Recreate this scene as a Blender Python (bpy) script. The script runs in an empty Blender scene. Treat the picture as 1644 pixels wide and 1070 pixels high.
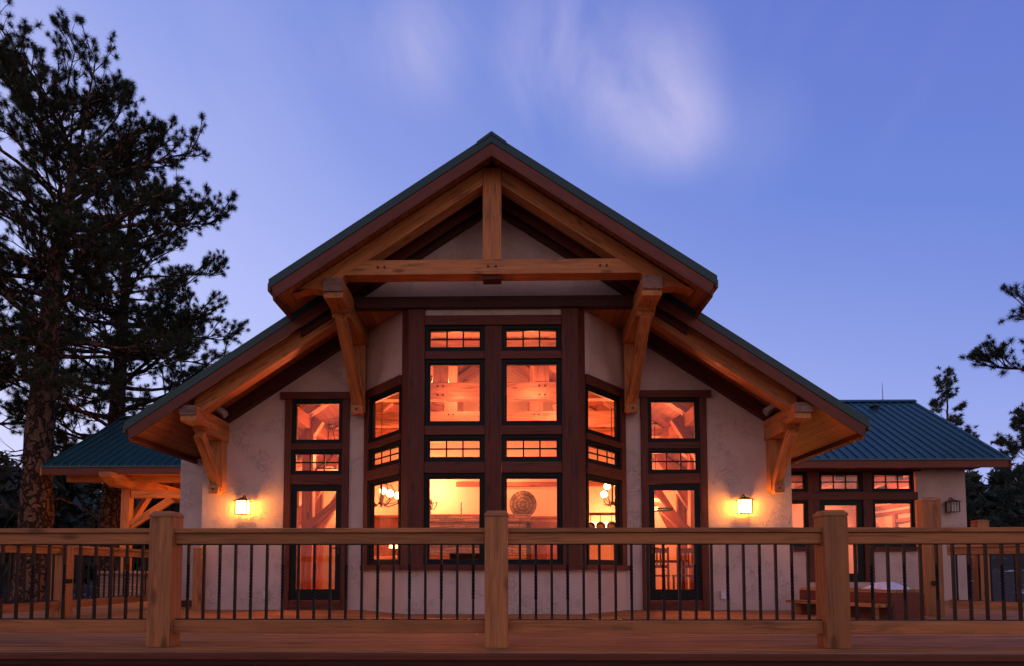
import bpy, bmesh, math, random
import numpy as np
from mathutils import Matrix, Vector
R = math.radians
C = bpy.context.scene.collection
sc = bpy.context.scene

# ------------------------------------------------------------------ camera
YAW, TILT, FPX = R(1.1), R(3.5), 1100.0
cam_d = bpy.data.cameras.new('camera'); cam = bpy.data.objects.new('camera', cam_d); C.objects.link(cam)
cam_d.sensor_width = 36.0; cam_d.lens = FPX / 1644 * 36
cam_d.shift_x = 0.0171; cam_d.shift_y = 0.1914
cam_d.clip_start = 0.05; cam_d.clip_end = 3000
cam.location = (0.23, 0, 0.68); cam.rotation_euler = (R(90) + TILT, 0, YAW)
sc.camera = cam

# ------------------------------------------------------------------ view
sc.view_settings.view_transform = 'Standard'; sc.view_settings.look = 'None'
sc.view_settings.exposure = 0.0; sc.view_settings.gamma = 1.0
sc.cycles.use_denoising = True
sc.cycles.max_bounces = 7; sc.cycles.diffuse_bounces = 4; sc.cycles.glossy_bounces = 3
sc.cycles.transparent_max_bounces = 12; sc.cycles.sample_clamp_indirect = 6.0

# ------------------------------------------------------------------ node helper
class NT:
    def __init__(s, tree): s.t = tree; s.n = tree.nodes; s.l = tree.links
    def add(s, typ, **kw):
        n = s.n.new(typ)
        for k, v in kw.items(): setattr(n, k, v)
        return n
    def link(s, a, b): s.l.new(a, b)
    def math(s, op, a, b=None, c=None, clamp=False):
        n = s.n.new('ShaderNodeMath'); n.operation = op; n.use_clamp = clamp
        for i, v in enumerate((a, b, c)):
            if v is None: continue
            if isinstance(v, (int, float)): n.inputs[i].default_value = v
            else: s.l.new(v, n.inputs[i])
        return n.outputs[0]
    def ramp(s, fac, stops, interp='LINEAR'):
        n = s.n.new('ShaderNodeValToRGB'); n.color_ramp.interpolation = interp
        e = n.color_ramp.elements
        while len(e) < len(stops): e.new(0.5)
        for i, (p, c) in enumerate(stops):
            e[i].position = p
            e[i].color = (c[0], c[1], c[2], 1) if not isinstance(c, (int, float)) else (c, c, c, 1)
        s.l.new(fac, n.inputs[0]); return n.outputs[0]
    def mix(s, fac, a, b, blend='MIX'):
        n = s.n.new('ShaderNodeMix'); n.data_type = 'RGBA'; n.blend_type = blend
        for i, v in ((0, fac), (6, a), (7, b)):
            if isinstance(v, (int, float)): n.inputs[i].default_value = v
            elif isinstance(v, tuple): n.inputs[i].default_value = (v[0], v[1], v[2], 1)
            else: s.l.new(v, n.inputs[i])
        return n.outputs[2]
    def noise(s, vec, scale, detail=3, rough=.55, dist=0):
        n = s.n.new('ShaderNodeTexNoise'); n.inputs['Scale'].default_value = scale
        n.inputs['Detail'].default_value = detail; n.inputs['Roughness'].default_value = rough
        n.inputs['Distortion'].default_value = dist
        if vec is not None: s.l.new(vec, n.inputs['Vector'])
        return n.outputs['Fac']
    def mapping(s, vec, scale=(1, 1, 1), loc=(0, 0, 0), rot=(0, 0, 0)):
        n = s.n.new('ShaderNodeMapping')
        n.inputs['Scale'].default_value = scale; n.inputs['Location'].default_value = loc
        n.inputs['Rotation'].default_value = rot; s.l.new(vec, n.inputs['Vector']); return n.outputs[0]

# ------------------------------------------------------------------ sky (dusk)
W = bpy.data.worlds.new('World'); sc.world = W; W.use_nodes = True
w = NT(W.node_tree); w.n.clear()
SUN_EL, SUN_ROT = R(1.0), R(-62)
tc = w.add('ShaderNodeTexCoord').outputs['Generated']
sep = w.add('ShaderNodeSeparateXYZ'); w.link(tc, sep.inputs[0])
X, Y, Z = sep.outputs
v = w.math('ADD', Z, w.math('MULTIPLY', X, 0.38))
v = w.math('ADD', v, w.math('MULTIPLY', w.math('SUBTRACT', w.noise(tc, 1.4, 2), 0.5), 0.10))
front = w.ramp(v, [(0.0, (.62, .65, 1.0)), (.10, (.53, .59, 1.0)), (.30, (.40, .465, .91)), (.46, (.255, .335, .79)),
                   (.53, (.208, .288, .745)), (.61, (.156, .245, .70)), (.72, (.135, .205, .64)), (1.0, (.07, .12, .48))])
back = w.ramp(Z, [(0.0, (.76, .49, .48)), (.3, (.60, .41, .47)), (.75, (.20, .21, .46)), (1.0, (.10, .14, .42))])
fb = w.ramp(w.math('ADD', w.math('MULTIPLY', Y, 0.5), 0.5), [(.38, 0.0), (.72, 1.0)], 'EASE')
sky = w.mix(fb, back, front)
# wispy clouds
def pxdir(px, py):
    d = Vector(((px - 815) / 1100, 1, (917 - py) / 1100)); return d.normalized()
cv = w.mapping(w.mapping(tc, rot=(0, R(-58), 0)), (1.7, 1.0, 3.2), (3.3, 1.2, .4))
cn = w.noise(cv, 2.3, 6, .55, .5)
cn = w.ramp(cn, [(.30, 0.0), (.66, 1.0)], 'EASE')
cn2 = w.noise(w.mapping(w.mapping(tc, rot=(0, R(62), 0)), (1.2, 1.0, 5.0), (1.7, 0, 2.2)), 2.0, 4, .5, .3)
cn2 = w.ramp(cn2, [(.45, 0.0), (.8, 1.0)], 'EASE')
tot = None
for (px, py, rad, amp) in [(1050, 125, .115, 1.25), (1110, 195, .075, .8), (905, 40, .11, .85), (660, 35, .09, .6),
                           (860, -40, .3, .3), (60, 60, .30, .45), (1210, 190, .10, .25), (520, 60, .22, .22)]:
    dv = pxdir(px, py)
    dp = w.add('ShaderNodeVectorMath', operation='DISTANCE'); w.link(tc, dp.inputs[0]); dp.inputs[1].default_value = dv
    m = w.add('ShaderNodeMapRange'); m.interpolation_type = 'SMOOTHSTEP'; w.link(dp.outputs['Value'], m.inputs[0])
    m.inputs[1].default_value = rad; m.inputs[2].default_value = 0.0; m.inputs[3].default_value = 0; m.inputs[4].default_value = amp
    tot = m.outputs[0] if tot is None else w.math('ADD', tot, m.outputs[0])
cl = w.math('MULTIPLY', tot, w.math('ADD', w.math('MULTIPLY', cn, .75), .12))
cl = w.math('MAXIMUM', cl, w.math('MULTIPLY', w.math('MULTIPLY', cn2, fb), .13))
cl = w.math('MULTIPLY', cl, .58, clamp=True)
sky = w.mix(cl, sky, (.62, .58, .88))
nish = w.add('ShaderNodeTexSky', sky_type='NISHITA'); nish.sun_disc = False
nish.sun_elevation = SUN_EL; nish.sun_rotation = SUN_ROT
sky = w.mix(0.02, sky, nish.outputs[0], 'ADD')
# ground side of the sphere stays dark
below = w.ramp(w.math('ADD', Z, .5), [(.44, 0.0), (.50, 1.0)])
sky = w.mix(below, (.03, .03, .05), sky)
bg = w.add('ShaderNodeBackground'); bg.inputs[1].default_value = 1.0; w.link(sky, bg.inputs[0])
wo = w.add('ShaderNodeOutputWorld'); w.link(bg.outputs[0], wo.inputs[0])

# the faint last light of a sun already at the horizon, far off to the left behind the house
sd = bpy.data.lights.new('sun', 'SUN'); sd.energy = 0.05; sd.angle = R(12); sd.color = (1, .75, .7)
sun = bpy.data.objects.new('sun', sd); C.objects.link(sun); sun.rotation_euler = (R(88), 0, R(118 - 90))

# ------------------------------------------------------------------ materials
def pbr(name, col=(.5, .5, .5), rough=.6, metal=0.0, spec=.5):
    m = bpy.data.materials.new(name); m.use_nodes = True
    t = NT(m.node_tree); b = t.n['Principled BSDF']
    b.inputs['Base Color'].default_value = (*col, 1); b.inputs['Roughness'].default_value = rough
    b.inputs['Metallic'].default_value = metal; b.inputs['Specular IOR Level'].default_value = spec
    return m, t, b

def bump(t, b, h, strength, dist=.01):
    n = t.add('ShaderNodeBump'); n.inputs['Strength'].default_value = strength; n.inputs['Distance'].default_value = dist
    t.link(h, n.inputs['Height']); t.link(n.outputs[0], b.inputs['Normal'])

def wood(name, col, dark=.55, rough=.6, knots=.5, plank=None, spec=.35, grain=1.0, cracks=.75, con=0.0, gw=9):
    """grain runs along each object's own X axis; plank = (axis index, width) draws board joints"""
    m, t, b = pbr(name, col, rough, 0, spec)
    co = t.add('ShaderNodeTexCoord').outputs['Object']
    oi = t.add('ShaderNodeObjectInfo')
    va = t.add('ShaderNodeVectorMath', operation='MULTIPLY_ADD')
    va.inputs[1].default_value = (1, 1, 1)
    t.link(co, va.inputs[0])
    cmb = t.add('ShaderNodeCombineXYZ')
    for i, k in enumerate((37, 11, 17)): t.link(t.math('MULTIPLY', oi.outputs['Random'], float(k)), cmb.inputs[i])
    t.link(cmb.outputs[0], va.inputs[2]); p = va.outputs[0]
    jit = None
    if plank:
        ax, wd = plank
        s = t.add('ShaderNodeSeparateXYZ'); t.link(co, s.inputs[0])
        q = t.math('DIVIDE', s.outputs[ax], wd)
        idn = t.math('FLOOR', q); fr = t.math('FRACT', q)
        wn = t.add('ShaderNodeTexWhiteNoise', noise_dimensions='1D'); t.link(idn, wn.inputs['W'])
        jit = wn.outputs['Value']
        gap = t.math('LESS_THAN', t.math('MINIMUM', fr, t.math('SUBTRACT', 1.0, fr)), (.007 if name == 'deck_boards' else .0035) / wd)
        cm2 = t.add('ShaderNodeCombineXYZ')
        t.link(t.math('MULTIPLY', jit, 23.0), cm2.inputs[0]); t.link(t.math('MULTIPLY', jit, 7.0), cm2.inputs[2])
        v2 = t.add('ShaderNodeVectorMath', operation='ADD'); t.link(p, v2.inputs[0]); t.link(cm2.outputs[0], v2.inputs[1]); p = v2.outputs[0]
    g1 = t.noise(t.mapping(p, (.7 * grain, gw, gw)), 2.2, 5, .62, .6)
    g2 = t.noise(t.mapping(p, (1.6 * grain, 60, 60)), 2.0, 3, .6, .2)
    g3 = t.noise(p, 1.3, 2)
    fac = t.math('ADD', t.math('MULTIPLY', g1, .62), t.math('MULTIPLY', g2, .38))
    c = t.ramp(fac, [(.34 + con, tuple(x * dark for x in col)), (.51, col), (.68 - con, tuple(min(1, x * 1.35) for x in col))])
    c = t.mix(t.math('MULTIPLY', t.ramp(g3, [(.35, 0.0), (.7, 1.0)]), .35), c, tuple(x * .62 for x in col))
    if knots:
        vo = t.add('ShaderNodeTexVoronoi'); vo.inputs['Scale'].default_value = 1.0
        t.link(t.mapping(p, (1.5, 4.2, 4.2)), vo.inputs['Vector'])
        k = t.ramp(vo.outputs['Distance'], [(.05, 1.0), (.10, .75), (.17, 0.0)])
        c = t.mix(t.math('MULTIPLY', k, knots), c, tuple(x * .22 for x in col))
    if cracks:
        cr = t.noise(t.mapping(p, (.35, 7, 7)), 2.0, 2, .5, .9)
        cr = t.ramp(t.math('ABSOLUTE', t.math('SUBTRACT', cr, .5)), [(0.0, 1.0), (.045, 0.0)])
        cr = t.math('MULTIPLY', cr, t.ramp(t.noise(t.mapping(p, (.8, 3, 3), (5, 3, 1)), 1.3, 1), [(.50, 0.0), (.56, 1.0)]))
        c = t.mix(t.math('MULTIPLY', cr, cracks), c, tuple(x * .25 for x in col))
    h = t.math('ADD', t.math('MULTIPLY', g1, .5), t.math('MULTIPLY', g2, .5))
    if plank:
        c = t.mix(t.math('MULTIPLY', jit, .42), c, tuple(x * .5 for x in col))
        c = t.mix(gap, c, tuple(x * .08 for x in col)); h = t.math('SUBTRACT', h, gap)
    val = t.math('ADD', t.math('MULTIPLY', oi.outputs['Random'], .34), .83)
    hs = t.add('ShaderNodeHueSaturation'); t.link(val, hs.inputs['Value']); t.link(c, hs.inputs['Color'])
    t.link(hs.outputs[0], b.inputs['Base Color'])
    rr = t.math('ADD', t.math('MULTIPLY', g1, .3), rough - .15); t.link(rr, b.inputs['Roughness'])
    bump(t, b, h, .35, .006)
    return m

M = {}
M['timber'] = wood('timber_honey', (.55, .215, .068), .5, .55, .75)
M['rake'] = wood('timber_black_brown', (.075, .021, .014), .5, .6, .6)
M['dark'] = wood('timber_dark_stain', (.125, .030, .016), .5, .6, .6)
M['fascia'] = wood('fascia_red_stain', (.16, .042, .021), .6, .55, .3, cracks=.2)
M['soffit'] = wood('soffit_planks', (.46, .17, .05), .6, .55, .5, plank=(1, .135), cracks=0)
M['endgrain'] = wood('weathered_block', (.27, .165, .125), .5, .8, .3, grain=6)
M['rail'] = wood('rail_cedar', (.43, .178, .062), .5, .6, .8, cracks=.5)
M['deck'] = wood('deck_boards', (.58, .265, .085), .30, .8, .5, plank=(1, .142), spec=.2, grain=.45, con=.07, gw=4.2)
M['inwood'] = wood('interior_timber', (.52, .33, .24), .38, .45, 1.0)
M['inplank'] = wood('interior_planks', (.28, .115, .115), .45, .5, 1.0, plank=(1, .14), cracks=0)
M['inred'] = wood('interior_timber_red', (.30, .125, .075), .5, .45, .8)
M['floor'] = wood('interior_floor', (.36, .18, .09), .5, .3, .3, plank=(1, .1), cracks=0)
M['furn'] = wood('furniture_wood', (.12, .05, .03), .5, .35, .2)

def stucco(name, col, cracks=True):
    m, t, b = pbr(name, col, .9, 0, .2)
    co = t.add('ShaderNodeTexCoord').outputs['Object']
    n1 = t.noise(co, 1.1, 4, .6); n2 = t.noise(co, 14, 4, .65); n3 = t.noise(co, 90, 2)
    c = t.mix(t.ramp(n1, [(.35, 0.0), (.7, 1.0)]), col, tuple(x * .93 for x in col))
    c = t.mix(t.math('MULTIPLY', t.ramp(n2, [(.4, 0.0), (.75, 1.0)]), .3), c, tuple(x * .88 for x in col))
    h = t.math('ADD', t.math('MULTIPLY', n2, .6), t.math('MULTIPLY', n3, .25))
    if cracks:
        tn = t.noise(co, 8.0, 3, .6, 2.2)
        tw = t.ramp(t.math('ABSOLUTE', t.math('SUBTRACT', tn, .5)), [(0.0, 1.0), (.022, 0.0)])
        msk = t.ramp(t.noise(co, 2.3, 2), [(.42, 0.0), (.6, 1.0)])
        tw = t.math('MULTIPLY', tw, msk)
        c = t.mix(t.math('MULTIPLY', tw, .15), c, tuple(x * .5 for x in col)); h = t.math('SUBTRACT', h, t.math('MULTIPLY', tw, .4))
    t.link(c, b.inputs['Base Color']); bump(t, b, h, .9, .018)
    return m
M['stucco'] = stucco('stucco', (.66, .53, .47))
M['plaster'] = stucco('interior_plaster', (.70, .60, .46), False)

def roofmetal():
    m, t, b = pbr('green_metal_roof', (.022, .085, .085), .38, .15, .5)
    co = t.add('ShaderNodeTexCoord').outputs['Object']
    n = t.noise(t.mapping(co, (2, 2, .6)), 3, 4)
    c = t.mix(t.ramp(n, [(.35, 0.0), (.7, 1.0)]), (.017, .080, .086), (.028, .115, .12))
    t.link(c, b.inputs['Base Color'])
    t.link(t.math('ADD', t.math('MULTIPLY', n, .25), .28), b.inputs['Roughness'])
    return m
M['roof'] = roofmetal()
M['flash'] = None
def painted(name, col, rough=.4, metal=0.0, sc_=20, amt=.25):
    m, t, b = pbr(name, col, rough, metal)
    co = t.add('ShaderNodeTexCoord').outputs['Object']
    n = t.noise(co, sc_, 4)
    t.link(t.mix(t.math('MULTIPLY', n, amt * 2), col, tuple(x * .6 for x in col)), b.inputs['Base Color'])
    t.link(t.math('ADD', t.math('MULTIPLY', n, .2), rough - .1), b.inputs['Roughness'])
    bump(t, b, n, .08, .003)
    return m
M['flash'] = painted('shaded_roof_metal', (.008, .060, .060), .5)  # same metal as the roof, edge shade put into a darker teal
M['sash'] = painted('dark_green_sash', (.006, .013, .014), .5)
M['sash'].node_tree.nodes['Principled BSDF'].inputs['Specular IOR Level'].default_value = .2
M['iron'] = painted('black_iron', (.016, .013, .013), .42, .5)
M['bronze'] = painted('bronze_metal', (.07, .045, .03), .4, .7)
M['grey'] = painted('pale_grey_plastic', (.42, .40, .38), .5)
M['white'] = painted('white_plastic', (.72, .72, .74), .4)
M['gal'] = painted('galvanised', (.25, .27, .32), .4, .8)
M['drip'] = painted('brown_drip_edge', (.12, .09, .045), .5, .3)
M['cloth'] = painted('dark_cloth', (.05, .04, .05), .9, 0, 40)

def brass():
    m, t, b = pbr('aged_brass', (.30, .23, .10), .45, .45)
    co = t.add('ShaderNodeTexCoord').outputs['Object']
    s = t.add('ShaderNodeSeparateXYZ'); t.link(co, s.inputs[0])
    r = t.math('SQRT', t.math('ADD', t.math('POWER', s.outputs[0], 2.0), t.math('POWER', s.outputs[2], 2.0)))
    rings = t.math('SINE', t.math('MULTIPLY', r, 62.0))
    n = t.noise(co, 26, 5, .7)
    f = t.math('ADD', t.math('MULTIPLY', rings, .07), n)
    c = t.ramp(f, [(.35, (.035, .03, .014)), (.5, (.10, .09, .042)), (.7, (.26, .24, .13))])
    t.link(c, b.inputs['Base Color']); bump(t, b, f, .5, .01)
    return m
M['brass'] = brass()

def stone():
    m, t, b = pbr('stacked_stone', (.3, .22, .18), .85)
    co = t.add('ShaderNodeTexCoord').outputs['Object']
    br = t.add('ShaderNodeTexBrick'); br.offset = .37; br.squash = 1.6; br.squash_frequency = 3
    mp = t.mapping(co, (1, 1, 1), (0, 0, 0), (R(90), 0, 0))
    dn = t.add('ShaderNodeTexNoise'); dn.inputs['Scale'].default_value = 3; t.link(mp, dn.inputs['Vector'])
    vm = t.add('ShaderNodeVectorMath', operation='MULTIPLY_ADD'); t.link(dn.outputs['Color'], vm.inputs[0])
    vm.inputs[1].default_value = (.22, .10, .16); t.link(mp, vm.inputs[2])
    t.link(vm.outputs[0], br.inputs['Vector'])
    br.inputs['Scale'].default_value = 1; br.inputs['Brick Width'].default_value = .34; br.inputs['Row Height'].default_value = .075
    br.inputs['Mortar Size'].default_value = .006; br.inputs['Mortar Smooth'].default_value = .6; br.inputs['Color1'].default_value = (.42, .30, .22, 1)
    br.inputs['Color2'].default_value = (.22, .17, .15, 1); br.inputs['Mortar'].default_value = (.10, .075, .06, 1)
    n = t.noise(co, 12, 5, .65)
    c = t.mix(.5, br.outputs['Color'], t.ramp(n, [(.3, .25), (.7, 1.0)]), 'MULTIPLY')
    t.link(c, b.inputs['Base Color'])
    bump(t, b, t.math('SUBTRACT', n, t.math('MULTIPLY', br.outputs['Fac'], 1.5)), .8, .03)
    return m
M['stone'] = stone()

def bark():
    m, t, b = pbr('pine_bark', (.15, .09, .06), .9, 0, .15)
    co = t.add('ShaderNodeTexCoord').outputs['Object']
    vo = t.add('ShaderNodeTexVoronoi', feature='DISTANCE_TO_EDGE'); vo.inputs['Scale'].default_value = 1
    nz = t.add('ShaderNodeTexNoise'); nz.inputs['Scale'].default_value = 4; t.link(co, nz.inputs['Vector'])
    vm = t.add('ShaderNodeVectorMath', operation='MULTIPLY_ADD'); t.link(nz.outputs['Color'], vm.inputs[0])
    vm.inputs[1].default_value = (.55, .55, .7); t.link(co, vm.inputs[2])
    t.link(t.mapping(vm.outputs[0], (5.5, 5.5, 1.7)), vo.inputs['Vector'])
    n = t.noise(co, 9, 5, .7)
    e = t.ramp(vo.outputs['Distance'], [(.02, 0.0), (.16, 1.0)])
    c = t.ramp(n, [(.3, (.085, .05, .035)), (.6, (.20, .115, .07)), (.8, (.30, .18, .11))])
    c = t.mix(e, (.025, .018, .014), c)
    t.link(c, b.inputs['Base Color']); bump(t, b, t.math('ADD', e, t.math('MULTIPLY', n, .5)), 1.0, .05)
    return m
M['bark'] = bark()
def needles(name, c1, c2):
    m, t, b = pbr(name, c1, .7, 0, .2)
    g = t.add('ShaderNodeNewGeometry')
    c = t.mix(g.outputs['Random Per Island'], c1, c2)
    t.link(c, b.inputs['Base Color']); return m
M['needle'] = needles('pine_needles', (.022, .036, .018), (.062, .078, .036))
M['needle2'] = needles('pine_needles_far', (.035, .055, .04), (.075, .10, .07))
M['forest'] = needles('forest_needles', (.028, .042, .032), (.06, .08, .055))

def ground_mat():
    m, t, b = pbr('forest_floor', (.08, .06, .04), .95, 0, .1)
    co = t.add('ShaderNodeTexCoord').outputs['Object']
    n = t.noise(co, .7, 6, .65); n2 = t.noise(co, 9, 5, .7)
    c = t.ramp(n2, [(.3, (.04, .032, .022)), (.55, (.10, .075, .05)), (.75, (.16, .12, .085))])
    snow = t.ramp(t.math('ADD', n, t.math('MULTIPLY', n2, .18)), [(.70, 0.0), (.73, 1.0)])
    c = t.mix(snow, c, (.62, .64, .72))
    t.link(c, b.inputs['Base Color']); bump(t, b, n2, .9, .06); return m
M['ground'] = ground_mat()
def snow_mat():
    m, t, b = pbr('old_snow', (.78, .80, .86), .7, 0, .3)
    b.inputs['Subsurface Weight'].default_value = .2
    co = t.add('ShaderNodeTexCoord').outputs['Object']
    bump(t, b, t.noise(co, 22, 5, .6), .6, .03); return m
M['snow'] = snow_mat()

def glass():
    m = bpy.data.materials.new('window_glass'); m.use_nodes = True
    t = NT(m.node_tree); t.n.clear()
    tr = t.add('ShaderNodeBsdfTransparent'); tr.inputs[0].default_value = (.93, .95, .94, 1)
    gl = t.add('ShaderNodeBsdfGlossy'); gl.inputs['Roughness'].default_value = .02; gl.inputs[0].default_value = (.9, .95, 1, 1)
    lw = t.add('ShaderNodeLayerWeight'); lw.inputs[0].default_value = .5
    fr = t.math('ADD', t.math('MULTIPLY', t.math('POWER', lw.outputs['Facing'], 5.0), .9), .025)
    mx = t.add('ShaderNodeMixShader'); t.link(fr, mx.inputs[0]); t.link(tr.outputs[0], mx.inputs[1]); t.link(gl.outputs[0], mx.inputs[2])
    o = t.add('ShaderNodeOutputMaterial'); t.link(mx.outputs[0], o.inputs[0]); return m
M['glass'] = glass()
def glow(name, col, strength, var=.3):
    m, t, b = pbr(name, (.8, .7, .5), .5)
    co = t.add('ShaderNodeTexCoord').outputs['Object']
    n = t.noise(co, 12, 3)
    b.inputs['Emission Color'].default_value = (*col, 1)
    t.link(t.math('MULTIPLY', t.math('ADD', t.math('MULTIPLY', n, var * 2), 1 - var), strength), b.inputs['Emission Strength'])
    return m
M['sconce_glow'] = glow('sconce_glass_lit', (1, .31, .042), 74)
M['added_side_glow'] = glow('added_side_lantern_lit', (1, .32, .05), 45)
M['globe_glow'] = glow('lamp_globe_lit', (1, .42, .16), 26)
M['bowl_glow'] = glow('amber_bowl_lit', (1, .18, .05), 1.6)
M['shade_glow'] = glow('lamp_shade_lit', (1, .6, .25), 6)
M['frost'] = painted('frosted_lamp_glass', (.55, .52, .5), .3)

# ------------------------------------------------------------------ mesh builder
WORLD = {}
class MB:
    def __init__(s): s.v = []; s.f = []
    def add(s, vs, fs):
        o = len(s.v); s.v += [tuple(p) for p in vs]; s.f += [tuple(i + o for i in q) for q in fs]; return s
    def box(s, x0, x1, y0, y1, z0, z1, T=None):
        vs = [(x, y, z) for x in (x0, x1) for y in (y0, y1) for z in (z0, z1)]
        if T: vs = [T @ Vector(p) for p in vs]
        return s.add(vs, [(0, 1, 3, 2), (4, 6, 7, 5), (0, 4, 5, 1), (2, 3, 7, 6), (0, 2, 6, 4), (1, 5, 7, 3)])
    def prism(s, pts, a, b, axis='y', T=None):
        n = len(pts)
        mk = {'y': lambda p, q: (p[0], q, p[1]), 'x': lambda p, q: (q, p[0], p[1]), 'z': lambda p, q: (p[0], p[1], q)}[axis]
        vs = [mk(p, a) for p in pts] + [mk(p, b) for p in pts]
        if T: vs = [T @ Vector(p) for p in vs]
        return s.add(vs, [tuple(range(n)), tuple(range(2 * n - 1, n - 1, -1))] + [(i, (i + 1) % n, n + (i + 1) % n, n + i) for i in range(n)])
    def tube(s, pts, rad, n=8, cap=True):
        rings = []; pts = [Vector(p) for p in pts]; u = None
        for i, p in enumerate(pts):
            d = (pts[min(i + 1, len(pts) - 1)] - pts[max(i - 1, 0)]).normalized()
            if u is None: u = Vector((0, 0, 1)) if abs(d.z) < .9 else Vector((1, 0, 0))
            u = (u - d * u.dot(d)).normalized(); w_ = d.cross(u)
            r = rad[i] if hasattr(rad, '__len__') else rad
            rings.append([p + (u * math.cos(2 * math.pi * k / n) + w_ * math.sin(2 * math.pi * k / n)) * r for k in range(n)])
        vs = [q for rg in rings for q in rg]; fs = []
        for i in range(len(pts) - 1):
            for k in range(n):
                fs.append((i * n + k, i * n + (k + 1) % n, (i + 1) * n + (k + 1) % n, (i + 1) * n + k))
        if cap: fs += [tuple(range(n)), tuple(range((len(pts) - 1) * n, len(pts) * n))]
        return s.add(vs, fs)
    def lathe(s, prof, c, n=20, T=None):
        vs = []; fs = []; m = len(prof)
        for k in range(n):
            a = 2 * math.pi * k / n
            for r, z in prof: vs.append(Vector((c[0] + r * math.cos(a), c[1] + r * math.sin(a), c[2] + z)))
        if T: vs = [T @ p for p in vs]
        for k in range(n):
            for i in range(m - 1):
                a, b2 = k * m + i, ((k + 1) % n) * m + i
                fs.append((a, b2, b2 + 1, a + 1))
        return s.add(vs, fs)
    def ball(s, c, r, n=12):
        prof = [(max(1e-4, r * math.sin(math.pi * i / n)), -r * math.cos(math.pi * i / n)) for i in range(n + 1)]
        return s.lathe(prof, c, n * 2)
    def build(s, name, mat, parent=None, frame=None, bev=0, smooth=False, jit=0):
        me = bpy.data.meshes.new(name)
        F = frame if frame is not None else Matrix.Identity(4)
        if frame is None and parent is not None:
            F = Matrix.Translation(WORLD[parent].translation)
        Fi = F.inverted()
        me.from_pydata([Fi @ Vector(p) for p in s.v], [], s.f)
        bm = bmesh.new(); bm.from_mesh(me); bmesh.ops.recalc_face_normals(bm, faces=bm.faces)
        if bev:
            bmesh.ops.bevel(bm, geom=list(bm.edges), offset=bev, segments=2, affect='EDGES', profile=.6, clamp_overlap=True)
        bm.to_mesh(me); bm.free()
        me.materials.append(mat)
        if smooth: me.shade_smooth()
        o = bpy.data.objects.new(name, me); C.objects.link(o); WORLD[o] = F
        if parent is not None:
            o.parent = parent; o.matrix_local = WORLD[parent].inverted() @ F
        else: o.matrix_world = F; o.matrix_basis = F
        return o

def frame(p, d, up=(0, 0, 1)):
    """origin p, local X along d, local Z near up"""
    x = Vector(d).normalized(); z = Vector(up); z = z - x * z.dot(x)
    if z.length < 1e-4: z = Vector((0, -1, 0)) - x * Vector((0, -1, 0)).dot(x)
    z.normalize(); y = z.cross(x)
    return Matrix(((x.x, y.x, z.x, p[0]), (x.y, y.y, z.y, p[1]), (x.z, y.z, z.z, p[2]), (0, 0, 0, 1)))
def beam(name, parent, p0, p1, wd, ht, mat, up=(0, 0, 1), bev=.008, label=None):
    F = frame(p0, Vector(p1) - Vector(p0), up); L = (Vector(p1) - Vector(p0)).length
    o = MB().box(0, L, -wd / 2, wd / 2, -ht / 2, ht / 2, T=F).build(name, mat, parent, frame=F, bev=bev)
    if label: o['label'] = label
    return o
def bx(name, parent, x0, x1, y0, y1, z0, z1, mat, grain='x', bev=.006, label=None):
    d = {'x': (1, 0, 0), 'y': (0, 1, 0), 'z': (0, 0, 1)}[grain]
    F = frame(((x0 + x1) / 2, (y0 + y1) / 2, (z0 + z1) / 2), d)
    o = MB().box(x0, x1, y0, y1, z0, z1).build(name, mat, parent, frame=F, bev=bev)
    if label: o['label'] = label
    return o
def empty(name, loc, label, cat, group=None):
    o = bpy.data.objects.new(name, None); C.objects.link(o); o.empty_display_size = .2
    F = Matrix.Translation(Vector(loc)); o.location = loc; WORLD[o] = F
    o['label'] = label; o['category'] = cat
    if group: o['group'] = group
    return o
def tag(o, label, cat, group=None):
    o['label'] = label; o['category'] = cat
    if group: o['group'] = group
    return o
def struct(o): o['kind'] = 'structure'; return o
def kids(o): return [c for c in KIDS.get(o, [])]
def copy_tree(o, loc, label=None, rz=None):
    def rec(a, par):
        c = a.copy(); C.objects.link(c)
        if par is not None: c.parent = par
        for ch in [q for q in bpy.data.objects if q.parent == a]: rec(ch, c)
        return c
    c = rec(o, None); c.location = loc
    if rz is not None: c.rotation_euler = (0, 0, rz)
    if label: c['label'] = label
    return c
def light(name, loc, power, col=(1, .40, .15), size=.12, parent=None, spot=None):
    d = bpy.data.lights.new(name, 'POINT'); d.energy = power; d.color = col; d.shadow_soft_size = size
    o = bpy.data.objects.new(name, d); C.objects.link(o); o.location = loc
    if parent is not None: o.parent = parent; o.location = Vector(loc) - WORLD[parent].translation
    return o

SL = .6675
# =================================================================== THE LODGE
lodge = empty('timber_lodge', (0, 12, 0), 'timber-framed stucco lodge with a projecting gable, glowing bay window and green metal roof', 'house')

YW = 12.0                                  # face of the main front wall
def top_main(x): return 6.74 - SL * abs(x)
# -- main front wall in vertical slices round the openings
fw = MB()
def slice_(m, x0, x1, zb, y0, y1, top=top_main):
    m.prism([(x0, zb), (x1, zb), (x1, top(x1)), (x0, top(x0))], y0, y1)
for s in (-1, 1):
    def q(a, b, zb, zt=None):
        x0, x1 = sorted((s * a, s * b))
        if zt is None: slice_(fw, x0, x1, zb, YW, YW + .16)
        else: fw.box(x0, x1, YW, YW + .16, zb, zt)
    q(3.66, 5.19, -.3); q(2.64, 3.66, 3.77); q(2.64, 3.66, -.3, .10); q(2.20, 2.64, -.3); q(0, 2.20, 4.93)
fw.build('wall', M['stucco'], lodge)
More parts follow.
